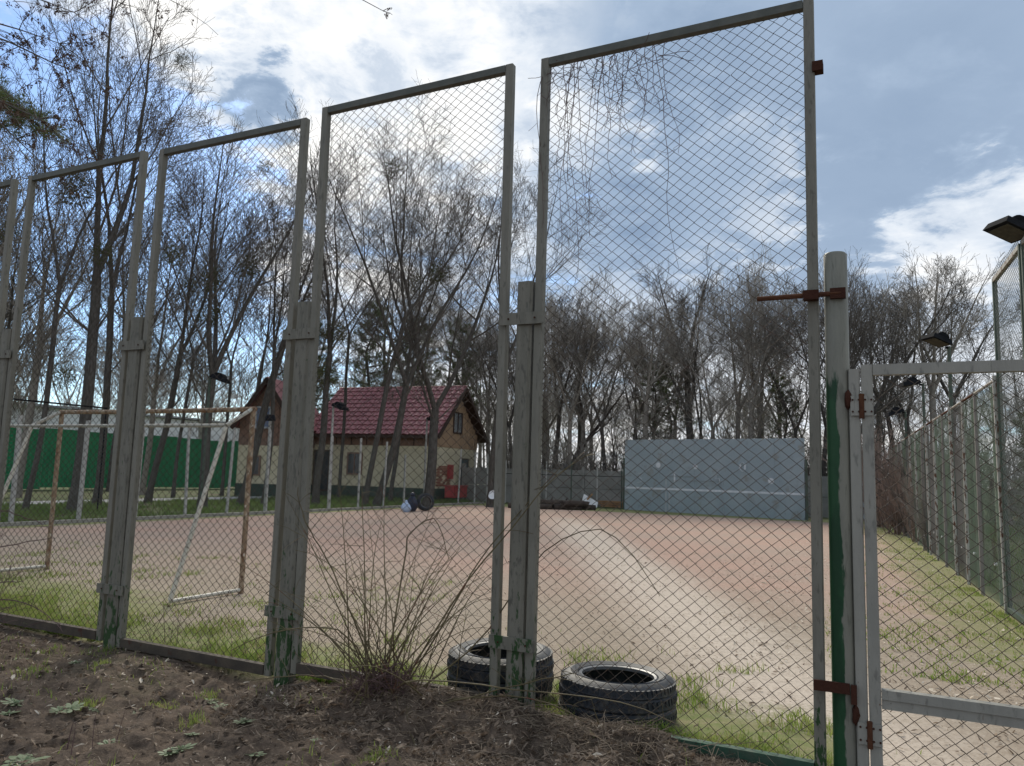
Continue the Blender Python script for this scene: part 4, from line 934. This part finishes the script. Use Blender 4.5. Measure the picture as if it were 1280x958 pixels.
# ------------------------------------------------------------------ tyres
def tyre_meshes():
    Rr, Rw, Wd = 0.335, 0.212, 0.265; hw = Wd / 2
    prof = [(Rw, -hw * .80), (Rw + .012, -hw * .9), (Rw + .05, -hw), (Rr - .045, -hw * .97), (Rr - .012, -hw * .8), (Rr - .004, -hw * .55), (Rr - .012, -hw * .5), (Rr - .003, -hw * .44), (Rr, -.012), (Rr - .010, 0), (Rr, .012), (Rr - .003, hw * .44), (Rr - .012, hw * .5), (Rr - .004, hw * .55), (Rr - .012, hw * .8), (Rr - .045, hw * .97), (Rr - .06, hw * .985), (Rr - .064, hw * 1.02), (Rw + .05, hw * 1.0), (Rw + .022, hw * .93), (Rw + .018, hw * .86)]
    inner = [(Rw, hw * .80), (Rw + .02, hw * .72), (Rr - .05, hw * .70), (Rr - .025, hw * .3), (Rr - .025, -hw * .3), (Rr - .05, -hw * .70), (Rw + .02, -hw * .72)]
    body = MB().lathe(prof + inner, 48, (0, 0, hw)).mesh('tyre_body', 'rubber', True)
    bead = MB().lathe([(Rw + .018, hw * .87), (Rw + .010, hw * .93), (Rw - .004, hw * .90), (Rw - .004, hw * .78), (Rw + .01, hw * .76)], 48, (0, 0, hw)).mesh('bead', 'rubber_bead_sheen', True)
    m = MB()
    for i in range(64):
        a = 6.2832 * i / 64
        for z, da in ((hw * .33, .25), (-hw * .33, -.25), (hw * .72, .1), (-hw * .72, -.1)):
            q = Matrix.Rotation(a, 3, 'Z') @ Matrix.Rotation(da, 3, 'X'); r_ = Rr - .002 if abs(z) < hw * .5 else Rr - .010
            m.box(q @ Vector((r_, 0, 0)) + Vector((0, 0, hw + z)), (.012, .018, .030), q)
    return body, bead, m.mesh('tread', 'rubber')
tb, tbe, ttr = tyre_meshes()
def tyre(label, x, y, z, sc_=1.0, rot=(0, 0, 0), name='tyre'):
    t = thing(name, label, 'tyre', (x, y, z), 0, 'old tyres lying by the fence'); t.rotation_euler = rot; t.scale = (sc_,) * 3 if not hasattr(sc_, '__len__') else sc_
    link('tyre_body', tb, t); link('bead', tbe, t); link('tread', ttr, t)['kind'] = 'stuff'; return t
tyre('old black tyre lying flat partly hidden behind the middle fence post', -0.02, 5.26, 0.03, 1.04, (0.02, -0.02, 0))
tyre('old black tyre lying flat right of the middle fence post', 0.69, 4.85, -0.05, (1.05, 1.05, 1.2), (-0.02, 0.02, 0))
ty = ground(518, 640); tyre('worn tyre standing upright on the far edge of the court before the house', ty[0] + .25, ty[1] + .9, 0.31, .95, (R(82), 0, R(20)))

# ------------------------------------------------------------------ rubbish at the far corner
bx_ = ground(509, 641); jug = thing('plastic_bag', 'pale blue plastic bag slumped beside the upright tyre', 'bag', (bx_[0] - .1, bx_[1] + .4, 0))
def lump(r, h_, seed, n_=16):
    rn = random.Random(seed); m = MB(); k_ = 7
    for j in range(k_):
        f_ = j / (k_ - 1); rr = r * (math.sin(math.pi * (0.12 + 0.85 * f_)) ** .6)
        for i in range(n_):
            a = 6.2832 * i / n_; q = rr * (1 + .16 * math.sin(3 * a + j) + rn.uniform(-.08, .08)); m.v.append((q * math.cos(a), q * math.sin(a), h_ * f_))
    for j in range(k_ - 1):
        for i in range(n_): m.f.append((j * n_ + i, j * n_ + (i + 1) % n_, (j + 1) * n_ + (i + 1) % n_, (j + 1) * n_ + i))
    m.f.append(tuple(range((k_ - 1) * n_, k_ * n_))); return m
lump(.17, .34, 2).build('bag_body', 'blue_plastic', jug, True); lump(.05, .10, 3, 8).build('knot', 'blue_plastic', jug, True, (0, 0, .32))
db = thing('dark_sack', 'dark sack propped between the pale blue bag and the upright tyre', 'sack', (bx_[0] + .05, bx_[1] + .95, 0)); lump(.19, .55, 5).build('sack_body', 'dark_bag', db, True); lump(.09, .15, 6, 8).build('neck', 'dark_bag', db, True, (0, 0, .53))
pc = ground(766, 634); pile = thing('timber_stack', 'stack of short brown planks at the left end of the practice wall', 'timber', (pc[0] - .1, pc[1] - .8, 0), wa + .1)
for i in range(12):
    r_, c_ = divmod(i, 4); MB().box((rw.uniform(-.06, .06), c_ * .17, .06 + r_ * .10), (1.25 + rw.uniform(-.2, .2), .15, .085)).build('plank', 'plank', pile)
pb = ground(741, 634); sh = thing('broken_board', 'broken white board leaning on scrap beside the timber stack', 'board', (pb[0] - .2, pb[1] - .6, 0), .3)
MB().box((0, 0, .25), (.8, .04, .42), Matrix.Rotation(.5, 3, 'Y') @ Matrix.Rotation(-.5, 3, 'X')).build('board_face', 'sheet_white', sh); MB().bar((-.45, .1, .02), (.1, -.05, .62), .07).build('batten', 'plank', sh)
pk = ground(690, 636)
for i in range(9):
    a = rw.uniform(-.5, .5); x, y = pk[0] - 1.3 + i * .32, pk[1] - .4 + rw.uniform(-.4, .4); l = thing('log', 'short dark log dumped under the leaning trunk', 'log', (x, y, .1 + .16 * (i % 2)), a, 'dark logs dumped under the leaning trunk')
    MB().tube([(-.6, 0, 0), (-.2, .03, .02), (.2, -.02, .01), (.6, 0, 0)], [.12, .13, .12, .11], 9).build('log_body', 'log', l, True); MB().tube([(.25, 0, .08), (.33, .03, .24)], [.04, .025], 6).build('stub', 'log', l)
ws = ground(706, 630); sl_ = thing('white_slab', 'pale slab leaning upright behind the dark leaning trunk', 'slab', (ws[0] - .1, ws[1] + 1.0, 0), -.25)
MB().add([(-.9, 0, 0), (.9, 0, 0), (1.0, .25, 1.6), (.1, .3, 2.05), (-.5, .2, 1.3), (-.9, .07, 0), (.9, .07, 0), (1.0, .32, 1.6), (.1, .37, 2.05), (-.5, .27, 1.3)], [(0, 1, 2, 3, 4), (9, 8, 7, 6, 5), (0, 5, 6, 1), (1, 6, 7, 2), (2, 7, 8, 3), (3, 8, 9, 4), (4, 9, 5, 0)]).build('slab_face', 'concrete_white', sl_)
MB().tube([(-.9, -.03, 1.25), (1.1, -.03, 1.25)], .03, 5).build('strap', 'lamp_black', sl_)
wp_ = ground(615, 634); sat = thing('satellite_dish', 'white dish lying tilted by the middle fence post far behind', 'dish', (wp_[0] + .05, wp_[1] - .6, .55)); sat.rotation_euler = (R(60), 0, R(-25)); sat.scale = (.6, .6, .6)
MB().lathe([(0.0, -.08), (.2, -.06), (.36, 0), (.37, .012), (.2, -.045), (0.0, -.065)], 20, (0, 0, 0), False).build('bowl', 'sheet_white', sat, True); MB().tube([(0, 0, -.07), (0, -.2, -.55)], .03, 6).build('stand', 'lamp_black', sat)

# ------------------------------------------------------------------ bramble in front of the fence
def stem_pts(p, d, L, droop, n_, rn, jit=.05):
    p = Vector(p); d = Vector(d).normalized(); pts = [tuple(p)]
    for i in range(n_):
        d = (d + Vector((rn.uniform(-jit, jit), rn.uniform(-jit, jit), rn.uniform(-jit, jit) - droop * (i / n_)))).normalized(); p = p + d * L / n_; pts.append(tuple(p))
    return pts
def bramble(label, base, n_, hmax, seed, trail=(), rmax=.0055, spread=.55, bias=(0, 0), matn='bramble'):
    rn = random.Random(seed); z0 = float(gz(base[0], base[1])); b = thing('bramble_bush', label, 'bush', (base[0], base[1], z0)); tips = MB()
    ang = []
    for i in range(n_):
        az = rn.uniform(0, 6.28); tl_ = spread * abs(rn.gauss(0, .75)) + .04; d_ = (math.cos(az) * tl_ + bias[0], math.sin(az) * tl_ * .5 + bias[1], 1); L = hmax * rn.uniform(.45, 1.08)
        pts = stem_pts((rn.gauss(0, .13), rn.gauss(0, .06), -.03), d_, L, rn.uniform(.02, .22), 12, rn); r0 = rmax * rn.uniform(.5, 1.0)
        m = MB().tube(pts, [r0 * (1 - .75 * k_ / 12) for k_ in range(13)], 5)
        for q in range(rn.randrange(2, 7)):
            k_ = rn.randrange(4, 12); e_ = (rn.uniform(-1, 1), rn.uniform(-.6, .6), rn.uniform(-.1, 1.2)); m.tube(stem_pts(pts[k_], e_, L * rn.uniform(.06, .24), .15, 4, rn, .15), [r0 * .4, r0 * .35, r0 * .3, r0 * .25, r0 * .2], 3, False)
        m.build('stem', matn, b)
    if trail and n_ > 38:
        gq = []
        for i in range(190):
            az = rn.uniform(0, 6.28); d_ = (math.cos(az), math.sin(az) * .6, rn.uniform(-.05, 1.3)); p0 = (rn.gauss(-.03, .10), rn.gauss(-.03, .05), rn.uniform(-.02, .10)); q_ = stem_pts(p0, d_, rn.uniform(.08, .30), rn.uniform(.2, .7), 5, rn, .25); gq.append((q_, [.0028, .0025, .002, .0018, .0014, .001], 3))
        tag(link('dead_twigs', np_mesh('dead_twigs', *tubes_np(gq), 'vine'), b), kind='stuff')
    for pts in trail:
        n2 = 14; out = []
        P_ = [Vector((x - base[0], y - base[1], z - z0)) for x, y, z in pts]
        for i in range(n2 + 1):
            f_ = i / n2 * (len(P_) - 1); k_ = min(int(f_), len(P_) - 2); t_ = f_ - k_; a, c_ = P_[max(k_ - 1, 0)], P_[min(k_ + 2, len(P_) - 1)]; p1, p2 = P_[k_], P_[k_ + 1]
            q = .5 * ((2 * p1) + (p2 - a) * t_ + (2 * a - 5 * p1 + 4 * p2 - c_) * t_ ** 2 + (3 * p1 - a - 3 * p2 + c_) * t_ ** 3); out.append(q + Vector((rn.uniform(-.006, .006),) * 3))
        m = MB().tube(out, [rmax * (.95 - .6 * i / n2) for i in range(n2 + 1)], 5)
        for q in range(5): k_ = rn.randrange(3, n2); m.tube(stem_pts(out[k_], (rn.uniform(-1, 1), rn.uniform(-.5, .5), rn.uniform(-.2, 1)), rn.uniform(.06, .2), .1, 4, rn, .15), .0018, 3, False)
        m.build('stem', matn, b)
    return b
def A3(px, py, Y_): return tuple(at_y(px, py, Y_))
B0 = (-0.70, 4.83)
trails = [
 [A3(480, 880, 4.83), A3(440, 800, 4.8), A3(395, 785, 4.75), A3(330, 795, 4.72), A3(290, 812, 4.7)],
 [A3(485, 880, 4.83), A3(515, 850, 4.7), A3(640, 862, 4.5), A3(760, 875, 4.35), A3(850, 905, 4.2)],
 [A3(480, 880, 4.83), A3(560, 875, 4.7), A3(660, 872, 4.55), A3(740, 905, 4.35), A3(800, 935, 4.2)],
 [A3(495, 880, 4.83), A3(560, 770, 4.75), A3(600, 700, 4.72), A3(650, 640, 4.7), A3(700, 585, 4.7)],
 [A3(500, 880, 4.83), A3(600, 800, 4.8), A3(680, 690, 4.8), A3(760, 665, 4.8), A3(825, 745, 4.8)],
 [A3(490, 880, 4.83), A3(575, 740, 4.7), A3(640, 660, 4.65), A3(690, 600, 4.6), A3(740, 565, 4.6)],
 [A3(480, 890, 4.83), A3(500, 905, 4.6), A3(520, 930, 4.4), A3(535, 958, 4.2), A3(545, 990, 4.0)],
 [A3(470, 890, 4.83), A3(420, 850, 4.8), A3(370, 845, 4.8), A3(310, 850, 4.8)],
 [A3(485, 880, 4.83), A3(420, 720, 4.9), A3(385, 660, 4.9), A3(372, 610, 4.9)],
 [A3(480, 880, 4.83), A3(505, 700, 4.85), A3(515, 665, 4.85), A3(545, 650, 4.85), A3(560, 700, 4.85)],
 [A3(520, 890, 4.7), A3(600, 868, 4.6), A3(700, 845, 4.55), A3(720, 842, 4.5)],
]
bramble('large bramble bush of arching bare stems before the middle of the near fence', B0, 42, 1.30, 4, trails, .0062, 1.05, (.03, .02))
lb = (-4.05, 5.9)
ltr = [[A3(-60, 700, 5.6), A3(0, 684, 5.6), A3(70, 672, 5.6)], [A3(-60, 745, 5.6), A3(-10, 730, 5.6), A3(30, 727, 5.6)], [A3(-60, 640, 5.6), A3(10, 640, 5.6), A3(60, 660, 5.6)], [A3(-40, 760, 5.6), A3(20, 750, 5.6), A3(78, 785, 5.6)]]
bramble('low tangle of thin twigs at the left edge of the soil', lb, 34, 1.0, 9, ltr, .0062, .9, (.16, 0), 'vine')
for i, (px, py, n_, hh, lab) in enumerate(((215, 815, 12, .62, 'cluster of thin dry stems at the foot of the second fence panel'), (420, 850, 14, .7, 'spray of dry stems between the bramble bush and the third fence post'), (700, 905, 14, .42, 'dry stems tangled before the right hand tyre'), (300, 830, 10, .5, 'few dry stems rising from the hollow under the fence rail'))):
    bb = ground(px, py); bramble(lab, (bb[0], bb[1]), n_, hh, 20 + i, (), .0032, .7, (0, 0), 'dry_stem')
sp = ground(118, 938); bramble('small upright dry sapling in the soil at bottom left', (sp[0], sp[1]), 5, .28, 31, (), .004, .4, (0, 0), 'vine')
# dry creeper hanging in the top of the tallest panel
cr_o = cw(0.0, -0.02); vine = thing('dry_creeper', 'dry reddish creeper strands hanging from the top rail of the right panel', 'creeper', (cr_o[0], cr_o[1], 0), -TH)
rv = random.Random(6)
for i in range(30):
    x0 = rv.choice((rv.uniform(.10, .92), rv.uniform(.3, .8))); L = rv.choice((.25, .45, .6, .9, 1.25)) * rv.uniform(.7, 1.2)
    pts = [(x0, rv.uniform(-.02, .01), 4.04)]; dx_ = rv.uniform(-.04, .04)
    for k_ in range(12): 
        dx_ = dx_ * .6 + rv.uniform(-.022, .022); pts.append((pts[-1][0] + dx_ * .7, rv.uniform(-.025, .0), pts[-1][2] - L / 12))
    m = MB().tube(pts, [.0024 * (1 - .5 * k_ / 12) for k_ in range(13)], 4)
    for q in range(9):
        k_ = rv.randrange(1, 12); m.tube(stem_pts(pts[k_], (rv.uniform(-1, 1), rv.uniform(-.2, .1), rv.uniform(-.9, .6)), rv.uniform(.02, .09), .1, 3, rv, .2), .0013, 3, False)
    m.build('strand', 'vine', vine)
for i in range(9):
    x0 = rv.uniform(.12, .9); m = MB().tube(stem_pts((x0, -.01, 4.0 + rv.uniform(-.12, .05)), (rv.choice((-1, 1)), 0, rv.uniform(-.3, .2)), rv.uniform(.12, .3), .1, 8, rv, .22), .0017, 4); m.build('strand', 'vine', vine)

# ------------------------------------------------------------------ overhanging trees at top left (trunks stand left of the frame)
def sweep(pts, r0, r1, n_=6): 
    k_ = len(pts) - 1; return MB().tube(pts, [r0 + (r1 - r0) * i / k_ for i in range(k_ + 1)], n_)
at_ = thing('ash_tree', 'near tree whose seed hung twigs reach in at the top left corner', 'tree', (-8.6, 7.6, 0)); ro = random.Random(12)
base = Vector((-8.6, 7.6, 0))
sweep([(0, 0, -.2), (.1, 0, 2), (.25, .05, 4), (.3, .1, 6), (.4, .1, 8)], .22, .10, 10).build('trunk', 'bark', at_, True)
brs = []; seeds = []
ends = [(105, 185), (70, 60), (118, 100), (60, 215), (95, 20), (20, 60), (40, 150), (150, 5), (200, -15), (482, 9)]
for i, (px, py) in enumerate(ends):
    e_ = at_y(px, py, 7.9 + ro.uniform(-.5, .6)); e_ = Vector(e_.tolist()) - base; s_ = Vector((.3, .1, 5.2 + .35 * i * (.6)))
    if i == 9: s_ = Vector((.4, .1, 8.0))
    pts = []
    for k_ in range(9):
        f_ = k_ / 8; p = s_.lerp(e_, f_); p.z += .55 * math.sin(math.pi * f_) + ro.uniform(-.05, .05); p.x += ro.uniform(-.05, .05); pts.append(tuple(p))
    brs.append((pts, [.03 * (1 - .87 * k_ / 8) for k_ in range(9)], 5))
    if i == 9: nn_ = 2
    else: nn_ = 12
    for q in range(nn_):
        k_ = ro.randrange(5, 9) if i < 9 else 8; d_ = Vector((ro.uniform(-.2, 1), ro.uniform(-.6, .6), ro.uniform(-.7, .6))); tp_ = stem_pts(pts[k_], d_, ro.uniform(.2, .75) if i < 9 else .12, .12, 5, ro, .18); brs.append((tp_, [.006, .005, .004, .0035, .003, .003], 3))
        for z_ in range(6 if i < 9 else 2):
            if ro.random() < .8: seeds.append(Vector(tp_[ro.randrange(2, 6)]) + Vector((ro.uniform(-.04, .04), ro.uniform(-.04, .04), ro.uniform(-.06, .02))))
link('branches', np_mesh('branches', *tubes_np(brs), 'twig'), at_)
V_, F_, of_ = [], [], 0; rq = np.random.RandomState(4)
for s_ in seeds:
    v_, f_ = leaf_ball(rq, .022, 14, .026, .008); V_.append(v_ + np.array(s_)); F_.append(f_ + of_); of_ += len(v_)
tag(link('seed_clusters', np_mesh('seed_clusters', np.concatenate(V_), np.concatenate(F_), 'seeds'), at_), kind='stuff')
pt_ = thing('pine', 'near pine sending one dark needled bough in at the left edge', 'pine tree', (-9.6, 10.4, 0))
sweep([(0, 0, -.2), (0, .05, 3), (.05, .1, 6), (.05, .1, 9)], .2, .09, 10).build('trunk', 'bark', pt_, True)
e_ = at_y(50, 158, 9.4) - np.array([-9.6, 10.4, 0]); s_ = np.array([0.05, 0.1, 7.2]); bp = [tuple(s_ + (e_ - s_) * f_ + np.array([0, 0, .25 * math.sin(3.14 * f_)])) for f_ in np.linspace(0, 1, 8)]
sweep(bp, .05, .012, 6).build('bough', 'bark', pt_); C_ = []
for q in range(130): f_ = .55 + .47 * rq.rand(); C_.append(s_ + (e_ - s_) * f_ + np.array([0, 0, .2 * math.sin(3.14 * min(f_, 1))]) + rq.randn(3) * np.array([.12, .2, .09]))
C_ = np.array(C_); nn = 60; d_ = rq.randn(len(C_), nn, 3); d_ /= np.linalg.norm(d_, axis=2, keepdims=True); sdv = np.cross(d_, rq.randn(len(C_), nn, 3)); sdv /= np.linalg.norm(sdv, axis=2, keepdims=True) + 1e-9; b_ = C_[:, None] + d_ * .02
V_ = np.stack([b_ - sdv * .004, b_ + sdv * .004, b_ + d_ * (.07 + .06 * rq.rand(len(C_), nn, 1))], 2).reshape(-1, 3)
tag(link('needles', np_mesh('needles', V_, np.arange(len(V_)).reshape(-1, 3), 'needle'), pt_), kind='stuff')

# ------------------------------------------------------------------ grass, litter, weeds
rg = np.random.RandomState(3)
def blades(name, label, x, y, h0, h1, wd, material):
    n_ = len(x); z = gz(x, y) - .003; az = rg.rand(n_) * 6.283; hh = h0 + (h1 - h0) * rg.rand(n_) ** 1.6; ln = rg.randn(n_, 2) * .45 * hh[:, None]
    c = np.stack([x, y, z], 1); sd_ = np.stack([np.cos(az), np.sin(az), 0 * az], 1) * wd; mid = c + np.stack([ln[:, 0] * .35, ln[:, 1] * .35, hh * .6], 1); tip = c + np.stack([ln[:, 0], ln[:, 1], hh], 1)
    V = np.stack([c - sd_, c + sd_, mid + sd_ * .7, mid - sd_ * .7, tip, tip + sd_ * .05], 1).reshape(-1, 3); b = np.arange(n_)[:, None] * 6
    F = np.concatenate([b + np.array([[0, 1, 2, 3]]), b + np.array([[3, 2, 5, 4]])]); return tag(link(name, np_mesh(name, V, F, material)), label, 'grass', None, 'stuff')
def keep_noise(x, y, lo, sc_=2.3): return vn(x * sc_ + 11, y * sc_) + .5 * vn(x * sc_ * 3.1, y * sc_ * 3.1 + 5) + rg.randn(len(x)) * .12 > lo
n_ = 120000; s = rg.uniform(-9.5, 2.9, n_); t = .05 + 2.6 * rg.rand(n_) ** 2.0; p = O + s[:, None] * U + t[:, None] * N
lim = -.08 + t * .33 + np.where(np.abs(s - 2.4) < .55, .6, 0); lim = lim - np.where(s < -4, .18, 0); k = keep_noise(p[:, 0], p[:, 1], lim)
blades('grass', 'bright green grass along the inside of the near fence', p[k, 0], p[k, 1], .02, .10, .0032, 'grass')
n_ = 60000; t = 2.5 + 22 * rg.rand(n_) ** 1.4; s = 3.6 - .052 * t - .05 - 1.9 * rg.rand(n_) ** 1.7; p = O + s[:, None] * U + t[:, None] * N; k = vn(p[:, 0] * 3.7 + 3, p[:, 1] * 3.7) + .8 * vn(p[:, 0] * 1.1, p[:, 1] * 1.3) + rg.randn(n_) * .35 > .42
blades('grass', 'patchy green grass along the right side fence', p[k, 0], p[k, 1], .012, .05, .005, 'grass')
n_ = 40000; s = rg.uniform(-12, -2.5, n_); t = 1.0 + 4.0 * rg.rand(n_) ** 1.2; p = O + s[:, None] * U + t[:, None] * N; k = keep_noise(p[:, 0], p[:, 1], .16 + (t - 1) * .09 - (s < -7) * .14, 2.6)
blades('grass', 'thin green grass around the goal', p[k, 0], p[k, 1], .015, .06, .004, 'grass')
n_ = 60000; s = -15.6 - 8 * rg.rand(n_); t = rg.uniform(0, 30, n_); p = O + s[:, None] * U + t[:, None] * N; k = keep_noise(p[:, 0], p[:, 1], -.1, .8)
blades('grass', 'grass verge between the left side fence and the path', p[k, 0], p[k, 1], .05, .20, .012, 'grass_far')
n_ = 30000; s = 3.75 + 8 * rg.rand(n_); t = rg.uniform(3, 28, n_); s = s - .052 * t; p = O + s[:, None] * U + t[:, None] * N; k = keep_noise(p[:, 0], p[:, 1], -.1, .8)
blades('grass', 'longer grass beyond the right side fence', p[k, 0], p[k, 1], .05, .22, .010, 'grass_far')
n_ = 6000; s = rg.uniform(-6, 1.2, n_); t = -.1 - 2.6 * rg.rand(n_); p = O + s[:, None] * U + t[:, None] * N; k = keep_noise(p[:, 0], p[:, 1], .28, 2.0)
blades('grass', 'sparse green tufts in the brown soil', p[k, 0], p[k, 1], .02, .07, .003, 'grass')
tp_ = [ground(*q) for q in ((40, 846), (130, 815), (60, 815), (125, 838), (205, 882), (262, 872), (245, 905), (470, 950), (110, 880))]
q_ = np.concatenate([np.array(c)[None] + rg.randn(110, 2) * np.array([.05, .06]) * (1.3 if i < 3 else .8) for i, c in enumerate(tp_)])
blades('grass', 'small bright tufts of grass on the bare soil at left', q_[:, 0], q_[:, 1], .015, .06, .0026, 'grass')
def scatter_near(n_, s0=-6.5, s1=3.2, t0=-2.9, t1=.05):
    s = rg.uniform(s0, s1, n_); t = rg.uniform(t0, t1, n_); return O + s[:, None] * U + t[:, None] * N
def leaves(name, label, p, r0, r1, material, tiltk=.5):
    n_ = len(p); z = gz(p[:, 0], p[:, 1]) + .004 + .008 * rg.rand(n_); L = r0 + (r1 - r0) * rg.rand(n_) ** 2; az = rg.rand(n_) * 6.283
    a = np.stack([np.cos(az), np.sin(az), rg.randn(n_) * tiltk], 1); a /= np.linalg.norm(a, axis=1, keepdims=True); b_ = np.stack([-np.sin(az), np.cos(az), rg.randn(n_) * tiltk], 1); c = np.stack([p[:, 0], p[:, 1], z], 1); up_ = np.array([0, 0, 1.0]); wd = (.13 + .28 * rg.rand(n_) ** 1.5)[:, None]; L = L[:, None]; cu = (L * rg.uniform(-.1, .35, (n_, 1)))
    V = np.stack([c - a * L, c - a * L * .3 + b_ * L * wd + up_ * cu, c + a * L * .45 + b_ * L * wd * .8 + up_ * cu, c + a * L + up_ * cu * .5, c + a * L * .4 - b_ * L * wd * .8 + up_ * cu, c - a * L * .35 - b_ * L * wd + up_ * cu], 1).reshape(-1, 3)
    b = np.arange(n_)[:, None] * 6; F = np.concatenate([b + np.array([[0, 1, 2, 3]]), b + np.array([[0, 3, 4, 5]])]); return tag(link(name, np_mesh(name, V, F, material)), label, 'leaves', None, 'stuff')
leaves('leaf_litter', 'brown dead leaves covering the soil before the fence', scatter_near(11000), .006, .032, 'dry_leaf')
leaves('leaf_litter', 'thicker drift of brown leaves along the foot of the fence', scatter_near(3800, -1.6, 1.9, -.85, .04), .010, .040, 'dry_leaf', .7)
leaves('leaf_litter', 'few pale dry leaves scattered on the soil', scatter_near(1300), .006, .034, 'pale_leaf', .4)
s = rg.uniform(-9, 3.2, 24000); t = .1 + 11 * rg.rand(24000) ** 1.3; kk = vn(s * 1.7, t * 1.7) + .6 * vn(s * 5, t * 5) + rg.randn(24000) * .25 > -.05; s, t = s[kk], t[kk]; leaves('leaf_litter', 'scattered dry leaves on the near part of the court', O + s[:, None] * U + t[:, None] * N, .004, .026, 'dry_leaf')
t = 2.0 + 16 * rg.rand(3800) ** 1.3; s = 3.4 - .052 * t - 2.8 * rg.rand(3800) ** 1.2; leaves('leaf_litter', 'pale dry leaves along the right side fence', O + s[:, None] * U + t[:, None] * N, .006, .032, 'pale_leaf')
p = np.concatenate([scatter_near(6000), scatter_near(2600, -1.6, 1.6, -.9, .0), scatter_near(900, .2, 1.7, -.35, .1)]); z = gz(p[:, 0], p[:, 1]); g_ = []
for i in range(len(p)):
    a = rg.rand() * 6.283; L = .012 + (.13 if i > 6000 else .06) * rg.rand() ** 2.5; d_ = np.array([math.cos(a), math.sin(a), rg.randn() * (.35 if i > 8600 else .2)]); c = np.array([p[i, 0], p[i, 1], z[i] + .008]); r_ = .0008 + .0016 * rg.rand() ** 2; g_.append(([tuple(c - d_ * L), tuple(c + np.array([0, 0, .006])), tuple(c + d_ * L)], [r_, r_, r_ * .6], 3))
tag(link('twig_litter', np_mesh('twig_litter', *tubes_np(g_), 'stick')), 'small dry twigs strewn over the soil', 'twigs', None, 'stuff')
m = MB(); rk = random.Random(23); P_c = scatter_near(1500)
for x, y in P_c:
    r_ = .006 + .022 * rk.random() ** 3; z_ = float(gz(x, y)); k = len(m.v); ph = rk.uniform(0, 6.28)
    for j in range(5): a = ph + 1.2566 * j; m.v.append((x + r_ * math.cos(a) * rk.uniform(.7, 1.2), y + r_ * math.sin(a) * rk.uniform(.7, 1.2), z_ - .003))
    for j in range(5): a = ph + .5 + 1.2566 * j; m.v.append((x + r_ * .7 * math.cos(a), y + r_ * .7 * math.sin(a), z_ + r_ * rk.uniform(.35, .8)))
    m.v.append((x, y, z_ + r_ * .9)); m.f += [(k + j, k + (j + 1) % 5, k + 5 + (j + 1) % 5, k + 5 + j) for j in range(5)] + [(k + 5 + j, k + 5 + (j + 1) % 5, k + 10) for j in range(5)]
tag(m.build('soil_clods', 'clod'), 'crumbled clods of dark soil before the fence', 'clods', None, 'stuff')
rz_ = random.Random(17); g_ = []
for i in range(150):
    s_, t_ = rz_.gauss(.35, .75), -.12 - abs(rz_.gauss(0, .22)); x, y = cw(s_, t_); L = rz_.uniform(.12, .55); a = rz_.gauss(-.3, .7); d_ = Vector((math.cos(a), math.sin(a), rz_.uniform(-.05, .55))).normalized(); p_ = Vector((x, y, float(gz(x, y)) + .005)); pts = [tuple(p_)]
    for k_ in range(7):
        d_ = (d_ + Vector((rz_.uniform(-.2, .2), rz_.uniform(-.2, .2), rz_.uniform(-.28, .08)))).normalized(); p_ = p_ + d_ * L / 7; p_.z = max(p_.z, float(gz(p_.x, p_.y)) + .004); pts.append(tuple(p_))
    r_ = rz_.uniform(.0012, .0030); g_.append((pts, [r_ * (1 - .6 * k_ / 7) for k_ in range(8)], 4))
tag(link('dry_stems', np_mesh('dry_stems', *tubes_np(g_), 'dry_stem')), 'tangle of dry stems lying along the foot of the fence', 'twigs', None, 'stuff')
m = MB()
for k in range(3):
    n_ = 9
    for i in range(n_):
        a = 6.283 * i / n_ + k * .35; L = (.075, .055, .03)[k] * rw.uniform(.55, 1.2); el = (.12, .35, .75)[k] * rw.uniform(.6, 1.3); d_ = Vector((math.cos(a) * math.cos(el), math.sin(a) * math.cos(el), math.sin(el))); sd_ = Vector((-math.sin(a), math.cos(a), 0)); w_ = L * .17; c = d_ * L
        m.add([(0, 0, .004), tuple(c * .45 + sd_ * w_ * .8), tuple(c * .8 + sd_ * w_), tuple(c), tuple(c * .8 - sd_ * w_), tuple(c * .45 - sd_ * w_ * .8)], [(0, 1, 2, 3), (0, 3, 4, 5)])
weed_me = m.mesh('weed', 'weed')
for i, (px, py, sc_) in enumerate(((20, 880, 1.1), (88, 890, .9), (30, 950, 1.2), (135, 935, .9), (225, 942, 1.2), (262, 878, 1.0), (225, 920, .9), (305, 908, .8), (318, 944, .8), (25, 826, .8), (95, 828, .7), (118, 884, .6), (172, 886, .6), (212, 945, .9), (75, 893, .8), (268, 885, .8), (128, 838, .7), (10, 890, .9), (240, 925, .8), (395, 930, .5))):
    q = ground(px, py); o = link('weed', weed_me, None, (q[0], q[1], float(gz(q[0], q[1]))), (.12 * math.sin(i * 3.1), .12 * math.cos(i * 2.3), i * 1.7), (sc_ * (1.05 + .25 * math.sin(i * 1.3)), sc_ * (.9 + .25 * math.sin(i)), sc_ * (.8 + .3 * math.cos(i * 1.9))))
    tag(o, 'small grey green weed rosette growing in the brown soil', 'weed', 'weed rosettes in the soil')
